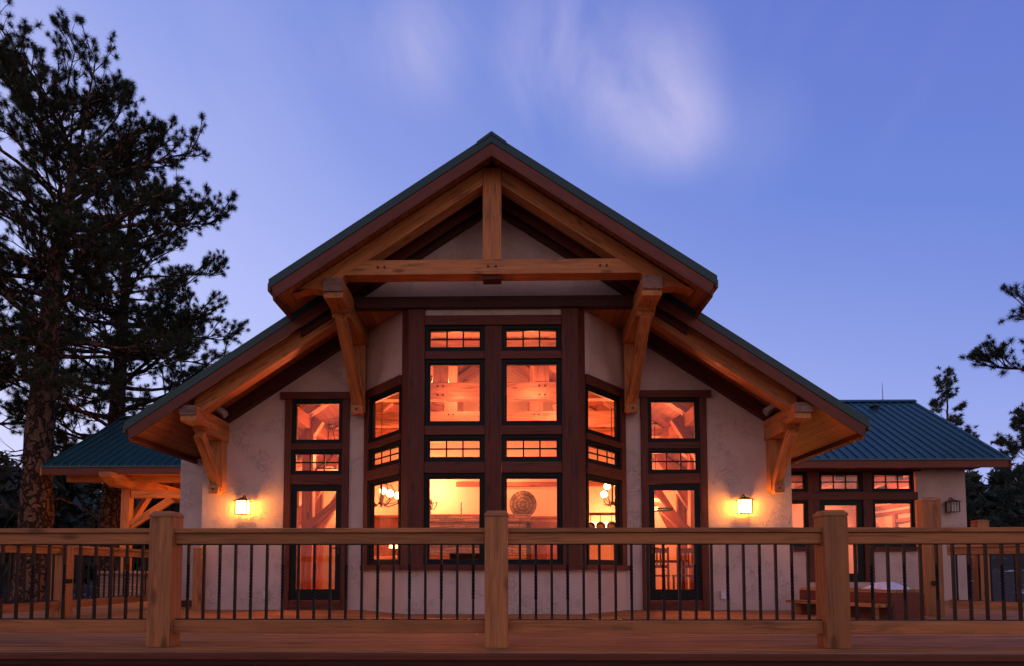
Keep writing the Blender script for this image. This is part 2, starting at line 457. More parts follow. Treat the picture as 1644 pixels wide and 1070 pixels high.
# -- side and rear walls
m = MB()
for s in (-1, 1):
    x0, x1 = sorted((s * 5.02, s * 5.19)); m.box(x0, x1, YW + .162, 21.0, -.3, 3.26)
m.prism([(-5.0, -.3), (5.0, -.3), (5.0, top_main(5)), (0, top_main(0)), (-5, top_main(5))], 21.0, 21.2)
m.build('rear_wall', M['stucco'], lodge)
# -- flared stucco foot at the right corner and cracks are in the material
# -- upper gable wall over the bay
YG = 10.87
def top_up(x): return 6.93 - SL * abs(x)
g = MB()
g.prism([(-2.21, 5.06), (2.21, 5.06), (2.21, top_up(2.21)), (0, top_up(0)), (-2.21, top_up(2.21))], YG, YG + .14)
g.build('gable_wall', M['stucco'], lodge)
g = MB()
for s in (-1, 1):
    x0, x1 = sorted((s * 2.09, s * 2.21)); g.box(x0, x1, YG + .142, YW - .002, 4.98, 5.40)
g.build('gable_cheek', M['stucco'], lodge)
# flat soffit under the gable wall, round the bay (bay interior ceiling too)
F = frame((0, 10.85, 4.93), (0, 1, 0))
MB().box(-2.35, 2.35, YG - .02, YW - .003, 4.93, 4.96).build('bay_soffit', M['soffit'], lodge, frame=F)
bx('gable_beam', lodge, -2.23, 2.23, 10.74, 10.90, 4.905, 5.085, M['rake'])
for s in (-1, 1):                          # dark rake boards on the gable wall
    pts = [(0.0, 6.53), (s * 3.1, 6.53 - SL * 3.1), (s * 3.1, 6.90 - SL * 3.1), (0.0, 6.90)]
    MB().prism(pts, YG - .10, YG - .002).build('rake_timber', M['rake'], lodge, frame=frame((0, YG, 6.7), (s * 1, 0, -SL)), bev=.006)
for s in (-1, 1):                          # dark rake timbers on the main wall
    pts = [(s * 2.22, 6.46 - SL * 2.22), (s * 5.25, 6.46 - SL * 5.25), (s * 5.25, 6.725 - SL * 5.25), (s * 2.22, 6.725 - SL * 2.22)]
    MB().prism(pts, YW - .14, YW - .002).build('rake_timber', M['rake'], lodge, frame=frame((0, YW, 6.5), (s * 1, 0, -SL)), bev=.006)

# -- roofs : each slope = deck + metal sheet with ribs ; built along the slope
def slope_roof(parent, z0, xe, ya, yb, ztop_off, name_s=''):
    """ridge along Y at height z0, eaves at +-xe; ya = front rake, yb = rear"""
    for s in (-1, 1):
        def P(x, dz): return (s * x, z0 - SL * x + dz)
        d = Vector((s * 1, 0, -SL)).normalized()
        F = frame((0, ya, z0), d, (0, 0, 1))
        # wood soffit deck : grain along Y (boards laid along the eaves direction)
        Fs = frame((0, ya, z0), (0, 1, 0), (s * SL, 0, 1))
        MB().prism([P(0, -.20), P(xe - .05, -.20), P(xe - .05, -.172), P(0, -.172)], ya + .04, yb).build('soffit', M['soffit'], parent, frame=Fs)
        MB().prism([P(0, -.17), P(xe - .03, -.17), P(xe - .03, -.05), P(0, -.05)], ya + .042, yb).build('roof_deck', M['dark'], parent)
        r = MB().prism([P(0, -.048), P(xe, -.048), P(xe, -.012), P(0, -.012)], ya + .022, yb)
        MB().prism([P(0, -.128), P(xe + .002, -.128), P(xe + .002, .008), P(0, .008)], ya, ya + .02).build('rake_flashing', M['flash'], parent, frame=F)
        y = ya + .10
        while y < yb - .05:
            r.prism([P(0, -.0125), P(xe, -.0125), P(xe, .018), P(0, .018)], y, y + .035); y += .23
        r.build('metal_roof', M['roof'], parent, frame=F)
        # fascia on the rake
        MB().prism([P(0, -.325), P(xe - .11, -.325), P(xe - .03, -.131), P(0, -.131)], ya + .012, ya + .04 - .002).build('rake_fascia', M['fascia'], parent, frame=F, bev=.003)
        # eave fascia
        MB().prism([P(xe - .085, -.31), P(xe - .055, -.33), P(xe - .028, -.18), P(xe - .052, -.17)], ya + .045, yb).build('eave_fascia', M['fascia'], parent, frame=frame((s * xe, ya, z0 - SL * xe), (0, 1, 0)))
        MB().prism([P(xe - .02, -.16), P(xe + .015, -.16), P(xe + .015, -.05), P(xe - .02, -.05)], ya + .002, yb).build('drip_edge', M['drip'], parent)
slope_roof(lodge, 7.10, 3.255, 9.70, 11.2, 0)
slope_roof(lodge, 6.915, 5.83, 10.60, 21.6, 0)
# ridge cap of the projecting gable
MB().prism([(-.22, 7.10 - .22 * SL + .02), (0, 7.135), (.22, 7.10 - .22 * SL + .02), (.22, 7.10 - .22 * SL - .03), (0, 7.08), (-.22, 7.10 - .22 * SL - .03)], 9.69, 11.3).build('ridge_cap', M['flash'], lodge)

# -- front truss (projecting gable)
YT = 10.05
for s in (-1, 1):
    zt = 6.885; zb = 6.62
    tail = 3.02
    pts = [(0.0, zb), (s * 2.55, zb - SL * 2.55), (s * 2.75, zb - SL * 2.55 + .02), (s * tail, zb - SL * 2.55 - .02), (s * tail, zt - SL * tail), (0.0, zt)]
    pts = [(s * .145, zb - SL * .145)] + pts[1:-1] + [(s * .145, zt - SL * .145)]
    MB().prism(pts, YT - .0, YT + .26).build('truss_rafter', M['timber'], lodge, frame=frame((0, YT, 6.7), (s, 0, -SL)), bev=.008)
bx('king_post', lodge, -.142, .142, YT + .005, YT + .25, 5.365, 6.80, M['timber'], 'z', .01)
MB().prism([(-2.23, 5.135), (2.23, 5.135), (1.90, 5.36), (-1.90, 5.36)], YT - .012, YT + .255).build('tie_beam', M['timber'], lodge, frame=frame((0, YT + .12, 5.25), (1, 0, 0)), bev=.008)
mb = MB().box(-.14, .14, YT + .03, YT + .24, 5.075, 5.13); mb.build('pendant_block', M['dark'], lodge, bev=.01)
for x in (-.06, .06, -1.72, -1.62, 1.72, 1.62):
    MB().tube([(x, YT - .035, 5.25), (x, YT + .1, 5.25)], .016, 8).build('wood_peg', M['dark'], lodge)
# second truss rafters just in front of the main wall (lower gable)
for s in (-1, 1):
    pts = [(s * 2.40, 6.41 - SL * 2.40), (s * 4.84, 6.41 - SL * 4.84), (s * 4.84, 6.705 - SL * 4.84), (s * 2.40, 6.705 - SL * 2.40)]
    MB().prism(pts, 10.86, 11.10).build('outer_rafter', M['timber'], lodge, frame=frame((0, 11, 6.6), (s, 0, -SL)), bev=.008)

# -- outrigger brackets
def bracket(s, X, y0, z0, z1, wd, brace_top, brace_bot, post, bw):
    """beam from y0 to the wall, end cut in steps; curved brace; wall post"""
    h = z1 - z0
    x = s * X
    pts = [(y0, z1), (YW - .002, z1), (YW - .002, z0 - .10), (y0 + .52, z0 - .10), (y0 + .49, z0 - .05), (y0 + .44, z0 - .03), (y0 + .42, z0), (y0, z0 + .01)]
    MB().prism(pts, x - wd / 2, x + wd / 2, 'x').build('outrigger_beam', M['timber'], lodge, frame=frame((x, y0, z0), (0, 1, 0)), bev=.008)
    MB().box(x - wd / 2 - .004, x + wd / 2 + .004, y0 - .035, y0 - .002, z0 + .10, z1 + .006).build('end_cap', M['endgrain'], lodge, bev=.006)
    # brace
    (ya, za), (yb, zb) = brace_top, brace_bot
    n = 8; A = []; B = []
    for i in range(n + 1):
        t = i / n; y = ya + (yb - ya) * t; z = za + (zb - za) * t
        bow = .03 * math.sin(math.pi * t)
        d = Vector((yb - ya, zb - za)).normalized(); nrm = Vector((-d.y, d.x))
        A.append((y - nrm.x * (bw / 2 - bow * 1.0), z - nrm.y * (bw / 2 - bow * 1.0)))
        B.append((y + nrm.x * (bw / 2 + bow * 1.0), z + nrm.y * (bw / 2 + bow * 1.0)))
    MB().prism(A + B[::-1], x - bw * .48, x + bw * .48, 'x').build('brace', M['timber'], lodge, frame=frame((x, ya, za), (0, yb - ya, zb - za), (0, 1, 0)), bev=.006)
    # wall post with foot block
    MB().box(x - wd / 2 + .03, x + wd / 2 - .03, YW - .20, YW - .002, post, z0 - .102).build('wall_post', M['timber'], lodge, frame=frame((x, YW, post), (0, 0, 1)), bev=.008)
    ft = MB().box(x - bw * .56, x + bw * .56, YW - .32, YW - .15, post - .045, post + .10); ft.build('foot_block', M['timber'], lodge, frame=frame((x, YW, post), (1, 0, 0)), bev=.012)
    MB().tube([(x, YW - .335, post + .03), (x, YW - .28, post + .03)], .02, 8).build('wood_peg', M['dark'], lodge)
for s in (-1, 1):
    bracket(s, 2.385, 10.0, 4.76, 5.06, .29, (10.50, 4.66), (11.84, 3.52), 3.45, .17)
    bracket(s, 4.86, 10.70, 2.98 + .08, 3.31, .26, (11.10, 2.93), (11.82, 2.16), 2.06, .15)

# -- window kit ; T maps local (u, depth out, z) -> world ; out = towards viewer is -y local
def sash(parent, T, u0, u1, z0, z1, grid=None, fwid=.055, name='window', depth=.03, inner=.03, label=None):
    """dark green frame with a narrower bead, panes; optional (cols, rows) muntins"""
    F = T @ Matrix.Translation((0, 0, 0))
    m = MB()
    def bar(a, b, c, d, y0, y1): m.box(a, b, y0, y1, c, d, T=T)
    def ring(a, b, c, d, wd, y0, y1):
        bar(a, a + wd, c, d, y0, y1); bar(b - wd, b, c, d, y0, y1)
        bar(a + wd, b - wd, c, c + wd, y0, y1); bar(a + wd, b - wd, d - wd, d, y0, y1)
    ring(u0, u1, z0, z1, fwid, -.012, .07)
    o = m.build(name, M['sash'], parent, frame=F, bev=.003)
    if label: o['label'] = label
    m = MB(); wd = inner; a, b, c, d = u0 + fwid + .0005, u1 - fwid - .0005, z0 + fwid + .0005, z1 - fwid - .0005
    def bar(a, b, c, d, y0, y1): m.box(a, b, y0, y1, c, d, T=T)
    ring(a, b, c, d, wd, .008, .06)
    m.build('bead', M['sash'], o, frame=F, bev=.003)
    a, b, c, d = a + wd, b - wd, c + wd, d - wd
    MB().box(a - .008, b + .008, .036, .042, c - .008, d + .008, T=T).build('pane', M['glass'], o, frame=F)
    if grid:
        nc, nr = grid; mu = MB(); hw = .0125
        for i in range(1, nc):
            u = a + (b - a) * i / nc; mu.box(u - hw, u + hw, .02, .034, c, d, T=T)
        for j in range(1, nr):
            z = c + (d - c) * j / nr; mu.box(a, b, .0195, .0335, z - hw, z + hw, T=T)
        mu.build('muntins', M['sash'], o, frame=F)
    return o
def tbar(parent, T, u0, u1, z0, z1, y0=-.05, y1=.10, mat=None, vertical=False, name='trim_timber'):
    d = (T.to_3x3() @ Vector((0, 0, 1))) if vertical else (T.to_3x3() @ Vector((1, 0, 0)))
    org = T @ Vector(((u0 + u1) / 2, (y0 + y1) / 2, (z0 + z1) / 2))
    F = frame(org, d, (0, 0, 1) if not vertical else (T.to_3x3() @ Vector((0, -1, 0))))
    return MB().box(u0, u1, y0, y1, z0, z1, T=T).build(name, mat or M['dark'], parent, frame=F, bev=.006)

ROWS = dict(tr1=(4.212, 4.64), big=(3.0, 4.085), tr2=(2.42, 2.85), low=(.778, 2.235))
# bay front
YB = 10.87
T0 = Matrix.Translation((0, YB, 0))
for s in (-1, 1):
    a, b = sorted((s * .135, s * 1.10))
    sash(lodge, T0, a, b, *ROWS['tr1'], grid=(3, 2))
    sash(lodge, T0, a, b, *ROWS['big'])
    sash(lodge, T0, a, b, *ROWS['tr2'], grid=(3, 2))
    sash(lodge, T0, a, b, *ROWS['low'])
    # corner columns (front face + turned cheek)
    x0, x1 = s * 1.102, s * 1.40
    cx = [(x0, YB - .075), (s * 1.36, YB - .075), (s * 1.485, YB + .05), (s * 1.40, YB + .24), (x0, YB + .16)]
    MB().prism(cx, .70, 4.90, 'z').build('bay_column', M['dark'], lodge, frame=frame((s * 1.25, YB, .7), (0, 0, 1)), bev=.008)
tbar(lodge, T0, -.134, .134, .70, 4.63, -.045, .12, vertical=True)
tbar(lodge, T0, -1.10, 1.10, 4.642, 4.80, -.055, .11)
for z0, z1 in ((4.087, 4.21), (2.852, 2.998), (2.237, 2.418)):
    for s in (-1, 1):
        a, b = sorted((s * .136, s * 1.10)); tbar(lodge, T0, a, b, z0, z1, -.055, .11)
MB().box(-1.10, 1.10, YB - .02, YB + .12, 4.802, 4.93).build('bay_frieze', M['stucco'], lodge)
# bay sides
for s in (-1, 1):
    P0 = Vector((s * 1.42, YB, 0)); P1 = Vector((s * 2.30, YW + .0, 0))
    if s < 0: A, B = P1, P0
    else: A, B = P0, P1
    d = (B - A); L = d.length; d.normalize()
    out = Vector((d.y, -d.x, 0))              # towards the viewer
    T = Matrix(((d.x, -out.x, 0, A.x), (d.y, -out.y, 0, A.y), (0, 0, 1, 0), (0, 0, 0, 1)))
    def U(t0, t1): return (t0, t1) if s > 0 else (L - t1, L - t0)
    u0, u1 = U(.13, 1.24)
    sash(lodge, T, u0, u1, 2.90, 3.70, fwid=.055)
    sash(lodge, T, u0, u1, ROWS['tr2'][0], ROWS['tr2'][1] - .06, grid=(3, 2))
    sash(lodge, T, u0, u1, *ROWS['low'])
    for z0, z1 in ((3.703, 3.86), (2.793, 2.897), (2.237, 2.418)):
        tbar(lodge, T, *U(.10, 1.26), z0, z1, -.05, .10)
    tbar(lodge, T, *U(1.242, 1.40), .70, 3.86, -.04, .11, vertical=True)
    a, b = U(.06, 1.42)
    m = MB().box(a, b, 0, .12, 3.862, 4.93, T=T); m.build('bay_panel', M['stucco'], lodge)
    a, b = U(0.0, 1.445)
    MB().box(a, b, 0, .12, -.3, .69, T=T).build('bay_base', M['stucco'], lodge)
    tbar(lodge, T, *U(.02, 1.44), .692, .776, -.07, .10, name='window_sill')
MB().box(-1.42, 1.42, YB, YB + .12, -.3, .69).build('bay_base', M['stucco'], lodge)
tbar(lodge, T0, -1.47, 1.47, .692, .776, -.08, .10, name='window_sill')

# -- tall door units either side of the bay
for s in (-1, 1):
    Td = Matrix.Translation((s * 3.15, YW, 0))
    k = .50
    for side in (-1, 1):
        a, b = sorted((side * .455, side * .575)); tbar(lodge, Td, a, b, .0, 3.728, -.05, .14, vertical=True)
    tbar(lodge, Td, -.66, .66, 3.73, 3.855, -.07, .12)
    tbar(lodge, Td, -.453, .453, 2.825, 2.935, -.045, .13)
    tbar(lodge, Td, -.453, .453, 2.205, 2.38, -.045, .13)
    tbar(lodge, Td, -.453, .453, .012, .165, -.045, .13, name='threshold')
    sash(lodge, Td, -.453, .453, 2.937, 3.728, fwid=.045)
    sash(lodge, Td, -.453, .453, 2.382, 2.823, grid=(3, 2), fwid=.045)
    # door leaf
    o = MB()
    for a, b, c, d in ((-.45, -.345, .168, 2.20), (.345, .45, .168, 2.20), (-.3445, .3445, .168, .36), (-.3445, .3445, 2.09, 2.20)):
        o.box(a, b, .0, .05, c, d, T=Td)
    door = o.build('door', M['sash'], lodge, frame=Td, bev=.004)
    MB().box(-.35, .35, .02, .028, .355, 2.095, T=Td).build('pane', M['glass'], door, frame=Td)
    hd = MB(); hx = -s * .40
    hd.tube([(s * 3.15 + hx, YW - .05, 1.08), (s * 3.15 + hx, YW, 1.08)], .012, 8)
    hd.tube([(s * 3.15 + hx, YW - .05, 1.08), (s * 3.15 + hx + s * .1, YW - .05, 1.08)], .009, 8)
    hd.box(s * 3.15 + hx - .022, s * 3.15 + hx + .022, YW - .008, YW - .001, .98, 1.16)
    hd.build('handle', M['bronze'], door, frame=Td)
# narrow wall strips beside the bay are part of 'wall'

# -- interior shell of the lodge
F = frame((0, 12, 0), (0, 1, 0))
MB().box(-5.0, 5.0, 12.165, 20.99, .0, .12).build('interior_floor', M['floor'], lodge, frame=frame((0, 12, .12), (1, 0, 0)))
MB().prism([(-1.38, YB + .13), (1.38, YB + .13), (2.2, 12.16), (-2.2, 12.16)], 0.0, .118, 'z').build('bay_floor', M['floor'], lodge)
for s in (-1, 1):
    def P(x, dz): return (s * x, 6.68 - SL * x + dz)
    MB().prism([P(0, 0), P(5.0, 0), P(5.0, .03), P(0, .03)], 12.17, 20.98).build('ceiling_boards', M['inplank'], lodge, frame=frame((0, 12.2, 6.68), (0, 1, 0), (s * SL, 0, 1)))
    x0, x1 = sorted((s * 4.95, s * 5.018)); MB().box(x0, x1, 12.17, 20.9, .13, 3.30).build('interior_wall', M['plaster'], lodge)
    MB().box(x0 if s < 0 else x0, x1, 12.17, 12.2, .13, 3.3)
MB().prism([(-4.94, .13), (4.94, .13), (4.94, 3.35), (0, 6.64), (-4.94, 3.35)], 19.0, 19.1).build('partition', M['plaster'], lodge)
MB().prism([(-1.36, YB + .15), (1.36, YB + .15), (2.1, YW + .17), (-2.1, YW + .17)], 4.90, 4.928, 'z').build('bay_ceiling', M['plaster'], lodge)
# inner face of the wall over the bay + header beam
bx('header_beam', lodge, -2.2, 2.2, 12.17, 12.40, 4.50, 4.88, M['inwood'])
bx('crown_moulding', lodge, -1.2, 4.9, 18.86, 18.995, 3.02, 3.14, M['inred'])
bx('crown_moulding', lodge, -4.9, -1.21, 18.86, 18.995, 3.42, 3.52, M['inred'])
# interior trusses
for yt, zt in ((13.7, 4.30), (16.2, 4.30), (18.2, 4.3)):
    beam('truss_chord', lodge, (-3.2, yt, zt), (3.2, yt, zt), .24, .34, M['inwood'])
    for x in (-1.12, .92):
        bx('queen_post', lodge, x - .15, x + .15, yt - .1, yt + .1, zt + .172, 6.62 - SL * abs(x) - .2, M['inwood'], 'z')
    for s in (-1, 1):
        pts = [(s * .0, 6.36), (s * 4.9, 6.36 - SL * 4.9), (s * 4.9, 6.66 - SL * 4.9), (0, 6.66)]
        MB().prism(pts, yt - .12, yt + .12).build('interior_rafter', M['inwood'], lodge, frame=frame((0, yt, 6.5), (s, 0, -SL)), bev=.008)
        beam('strut', lodge, (s * 1.3, yt, zt + .25), (s * 2.5, yt, 6.4 - SL * 2.5 + .02), .14, .16, M['inred'])
        beam('hammer_brace', lodge, (s * 4.85, yt, 1.75), (s * 3.6, yt, 3.75), .18, .22, M['inred'])
        bx('interior_post', lodge, s * 4.82 - .1, s * 4.82 + .1, yt - .1, yt + .1, .13, 3.0, M['inred'], 'z')
    for x in (-1.17, -1.06, .87, .98):
        for dz in (.09, -.09):
            MB().tube([(x, yt - .145, zt + dz), (x, yt - .11, zt + dz)], .016, 8).build('bolt', M['iron'], lodge)
bx('collar_beam', lodge, -4.9, 4.9, 14.9, 15.1, 3.62, 3.80, M['inred'])
bx('purlin_plate', lodge, -3.95, -3.75, 12.4, 18.8, 3.55, 3.8, M['inred'], 'y')
bx('purlin_plate', lodge, 3.75, 3.95, 12.4, 18.8, 3.55, 3.8, M['inred'], 'y')
# pieces seen through the doors
bx('interior_post', lodge, -3.9, -3.68, 13.6, 13.8, .13, 3.5, M['inred'], 'z')
beam('diagonal_brace', lodge, (-3.75, 13.7, 1.55), (-2.75, 13.7, 2.45), .16, .18, M['inred'])
bx('interior_post', lodge, 4.12, 4.3, 14.6, 14.8, .13, 3.5, M['inred'], 'z')
beam('diagonal_brace', lodge, (4.15, 14.7, 1.45), (3.3, 14.7, 2.25), .16, .18, M['inred'])
beam('diagonal_brace', lodge, (4.15, 16.2, 1.6), (3.5, 16.2, 2.9), .14, .2, M['inred'])

# =================================================================== INTERIOR THINGS
fp = empty('stone_fireplace', (-.75, 18.3, .12), 'wide stacked stone fireplace with a heavy ledge behind the centre windows', 'fireplace')
m = MB(); m.box(-2.3, -1.3, 17.9, 18.98, .13, 1.95); m.box(-.2, .72, 17.9, 18.98, .13, 1.95); m.box(-1.299, -.201, 17.9, 18.98, 1.15, 1.95)
m.build('chimney_breast', M['stone'], fp)
MB().box(-2.42, .84, 17.78, 18.98, 1.952, 2.16).build('ledge', M['stone'], fp, bev=.02)
MB().box(-1.3, -.2, 18.5, 18.55, .13, 1.15).build('firebox', M['iron'], fp)
lg = MB()
for i in range(4): lg.tube([(-1.1 + .05 * i, 18.1 + .06 * i, .25 + .08 * i), (-.4, 18.12 + .05 * i, .27 + .07 * i)], .06, 8)
lg.build('log', M['bark'], fp)
bx('mantel_shelf', fp, -1.9, .3, 17.6, 17.9, 1.40, 1.50, M['inwood'])

pl = empty('wall_plate', (.66, 18.9, 2.52), 'large round aged brass plate hung above the stone fireplace', 'plate')
prof = [(.0001, -.05), (.13, -.05), (.15, -.035), (.24, -.055), (.27, -.04), (.36, -.075), (.39, -.07), (.40, -.05), (.38, -.03), (.0001, 0)]
Fp = Matrix.Translation((.66, 18.97, 2.53)) @ Matrix.Rotation(R(-90), 4, 'X')
m = MB().lathe([(r, -z) for r, z in prof], (0, 0, 0), 40, T=Fp)
o = m.build('dish', M['brass'], pl, frame=Matrix.Translation((.66, 18.97, 2.53)), smooth=True)

cd = empty('candelabra', (-1.85, 18.3, 2.165), 'black iron candelabra on the left end of the stone fireplace ledge', 'candelabra')
m = MB().tube([(-1.85, 18.3, 2.17), (-1.85, 18.3, 2.6)], .018)
for i in range(5):
    a = i * 1.257; dx, dy = .17 * math.cos(a), .17 * math.sin(a)
    m.tube([(-1.85, 18.3, 2.35), (-1.85 + dx * .6, 18.3 + dy * .6, 2.33), (-1.85 + dx, 18.3 + dy, 2.45), (-1.85 + dx, 18.3 + dy, 2.52)], .013)
    m.lathe([(.001, 0), (.045, 0), (.045, .015), (.001, .015)], (-1.85 + dx, 18.3 + dy, 2.5), 10)
m.lathe([(.001, 0), (.1, 0), (.08, .03), (.001, .03)], (-1.85, 18.3, 2.166), 14)
m.build('stand', M['iron'], cd)
m = MB()
for i in range(5):
    a = i * 1.257; m.tube([(-1.85 + .17 * math.cos(a), 18.3 + .17 * math.sin(a), 2.515), (-1.85 + .17 * math.cos(a), 18.3 + .17 * math.sin(a), 2.60)], .014)
m.build('candles', M['plaster'], cd)
cs = empty('candlestick', (-1.0, 18.1, 2.165), 'slim dark candlestick standing near the middle of the fireplace ledge', 'candlestick')
MB().lathe([(.001, 0), (.05, 0), (.045, .02), (.015, .04), (.012, .14), (.025, .16), (.012, .18), (.014, .34), (.001, .34)], (-1.0, 18.1, 2.162), 14).build('stem', M['bronze'], cs)

cb = empty('wall_cabinet', (1.25, 18.7, .12), 'honey wood cabinet with a cornice right of the stone fireplace', 'cabinet')
bx('carcass', cb, .86, 1.72, 18.45, 18.84, .13, 2.08, M['inwood'], 'z')
bx('cornice', cb, .82, 1.76, 18.40, 18.84, 2.082, 2.15, M['inred'])
for i in range(2): bx('cupboard_door', cb, .89 + .42 * i, 1.29 + .41 * i, 18.43, 18.449, .2, 2.0, M['inred'], 'z')
sh = empty('alcove_shelf', (2.6, 18.6, 1.7), 'long honey wood shelf under the glowing strip right of the cabinet', 'shelf')
bx('board', sh, 1.80, 3.9, 18.5, 18.84, 1.78, 1.84, M['inwood'])
bx('rail', sh, 1.80, 3.9, 18.5, 18.53, 1.60, 1.778, M['inwood'])
MB().box(1.85, 3.8, 18.75, 18.80, 1.86, 2.02).build('lit_strip', M['shade_glow'], sh)

def chandelier(name, c, label, n=5, rad=.34, dz=.12, globes=True, top=4.1):
    e = empty(name, c, label, 'chandelier')
    x, y, z = c
    m = MB().tube([(x, y, z - .2), (x, y, z + .45)], .022)
    m.tube([(x, y, z + .4), (x, y, top)], .008, 6)
    rnd = random.Random(5)
    for i in range(n):
        a = 2 * math.pi * i / n + .4; h = (i % 2) * dz
        ex, ey = x + rad * math.cos(a), y + rad * math.sin(a)
        m.tube([(x, y, z - .1), (x + .4 * (ex - x), y + .4 * (ey - y), z - .22), (ex, ey, z - .14 + h), (ex, ey, z - .06 + h)], .013, 6)
        m.tube([(x, y, z + .25), (x + .6 * (ex - x), y + .6 * (ey - y), z + .22), (ex * .9 + x * .1, ey * .9 + y * .1, z + .02 + h)], .009, 6)
        for j in range(3):
            b2 = a + rnd.uniform(-.6, .6); r2 = rad * rnd.uniform(.5, 1.05)
            m.tube([(x + .3 * r2 * math.cos(b2), y + .3 * r2 * math.sin(b2), z - .18), (x + r2 * math.cos(b2), y + r2 * math.sin(b2), z - .05 + rnd.uniform(-.18, .12))], .008, 5)
    m.build('arms', M['iron'], e)
    for i in range(n):
        a = 2 * math.pi * i / n + .4; h = (i % 2) * dz
        MB().ball((x + rad * math.cos(a), y + rad * math.sin(a), z + .02 + h), .072, 8).build('globe', M['globe_glow'], e, smooth=True)
    return e
chandelier('chandelier', (-2.30, 13.6, 2.18), 'dark iron chandelier with glass globes behind the left side window of the bay')
chandelier('chandelier', (2.42, 14.3, 2.25), 'iron chandelier with glowing globes behind the right side window of the bay', n=4, rad=.2, dz=.2)

def bowl(c, label, zc):
    e = empty('bowl_pendant', c, label, 'pendant lamp'); x, y, z = c
    m = MB()
    for i in range(3):
        a = 2.1 * i + .3; m.tube([(x + .02 * math.cos(a), y + .02 * math.sin(a), zc), (x + .24 * math.cos(a), y + .24 * math.sin(a), z + .02)], .007, 5)
    m.lathe([(.001, 0), (.07, 0), (.06, -.03), (.001, -.05)], (x, y, zc), 14)
    m.build('chains', M['iron'], e)
    MB().lathe([(.02, -.13), (.14, -.10), (.24, -.02), (.265, .03), (.25, .03), (.22, -.02), (.13, -.08), (.02, -.11)], (x, y, z), 22).build('bowl', M['bowl_glow'], e, smooth=True)
    MB().lathe([(.265, .01), (.28, .02), (.28, .045), (.265, .05)], (x, y, z), 22).build('rim', M['iron'], e)
bowl((-3.42, 13.9, 2.72), 'amber glass bowl pendant hung on three chains behind the left door unit', 3.70)
e = empty('cone_pendant', (3.30, 14.2, 1.95), 'small cone pendant lamp on a long chain behind the right glass door', 'pendant lamp')
m = MB().tube([(3.30, 14.2, 2.2), (3.30, 14.2, 3.72)], .010, 6); m.lathe([(.001, 0), (.07, 0), (.05, -.04), (.001, -.04)], (3.3, 14.2, 3.76), 12)
m.build('chain', M['iron'], e)
MB().lathe([(.03, .12), (.07, .1), (.2, -.08), (.19, -.08), (.05, .08)], (3.30, 14.2, 2.06), 20).build('lamp_shade', M['bowl_glow'], e, smooth=True)
MB().lathe([(.33, -.13), (.36, -.13), (.36, -.10), (.33, -.10)], (3.3, 14.2, 2.06), 22).build('ring', M['iron'], e)
MB().ball((3.30, 14.2, 1.99), .05, 8).build('bulb', M['globe_glow'], e, smooth=True)

# pot rack with pans
pr = empty('pot_rack', (2.35, 15.5, 2.0), 'iron rack hung with pans behind the right side window of the bay', 'pot rack')
m = MB()
for dy in (-.2, .2): m.box(2.0, 2.9, 15.5 + dy - .012, 15.5 + dy + .012, 1.95, 1.98)
for xx in (2.0, 2.3, 2.6, 2.9): m.box(xx - .012, xx + .012, 15.3, 15.7, 1.951, 1.979)
m.tube([(2.05, 15.5, 1.97), (2.05, 15.5, 3.6)], .008, 5); m.tube([(2.85, 15.5, 1.97), (2.85, 15.5, 3.6)], .008, 5)
m.build('rack', M['iron'], pr)
for i, xx in enumerate((2.08, 2.3, 2.55, 2.8)):
    MB().lathe([(.001, 0), (.09 + .01 * i, 0), (.10 + .01 * i, .06), (.09, .06), (.08, .01), (.001, .01)], (0, 0, 0), 16, T=Matrix.Translation((xx, 15.3, 1.66)) @ Matrix.Rotation(R(80), 4, 'X')).build('pan', M['bronze'], pr)
    MB().tube([(xx, 15.3, 1.74), (xx, 15.3, 1.95)], .009, 5).build('pan_handle', M['iron'], pr)

# dining set
tb = empty('dining_table', (3.3, 15.2, .12), 'dark wood dining table behind the right glass door', 'table')
bx('table_top', tb, 2.3, 4.3, 14.75, 15.65, .86, .91, M['furn'])
for xx in (2.42, 4.18):
    for yy in (14.85, 15.55): bx('leg', tb, xx - .04, xx + .04, yy - .04, yy + .04, .13, .858, M['furn'], 'z')
def chair(c, label):
    x, y, z = c
    e = empty('dining_chair', c, label, 'chair', 'dark chairs round the dining table')
    bx('seat', e, x - .22, x + .22, y - .22, y + .22, z + .44, z + .48, M['furn'])
    for sx in (-1, 1):
        bx('leg', e, x + sx * .19 - .02, x + sx * .19 + .02, y - .2, y - .16, z, z + 1.05, M['furn'], 'z')
        bx('leg', e, x + sx * .19 - .02, x + sx * .19 + .02, y + .16, y + .2, z, z + .44, M['furn'], 'z')
    m = MB().box(x - .17, x + .17, y - .195, y - .165, z + .93, z + 1.03); m.box(x - .17, x + .17, y - .195, y - .165, z + .62, z + .68)
    for k in range(4): m.box(x - .13 + .075 * k, x - .10 + .075 * k, y - .19, y - .17, z + .68, z + .93)
    m.build('backrest', M['furn'], e)
    return e
ch = chair((2.75, 14.45, .12), 'dark ladder-back chair at the left of the table behind the right glass door')
copy_tree(ch, (3.35, 14.40, .12), 'dark ladder-back chair at the middle of the table behind the right glass door')
copy_tree(ch, (3.95, 14.5, .12), 'dark ladder-back chair at the right of the table behind the right glass door')
sb = empty('sideboard', (-3.0, 16.2, .12), 'low stone and wood counter behind the left glass door', 'counter')
MB().box(-3.6, -2.2, 16.0, 16.5, .13, .95).build('base', M['stone'], sb)
bx('counter_top', sb, -3.7, -2.1, 15.9, 16.6, .952, 1.02, M['inwood'])
dr = empty('tall_dresser', (-2.6, 18.5, .12), 'wooden dresser behind the left side window of the bay', 'dresser')
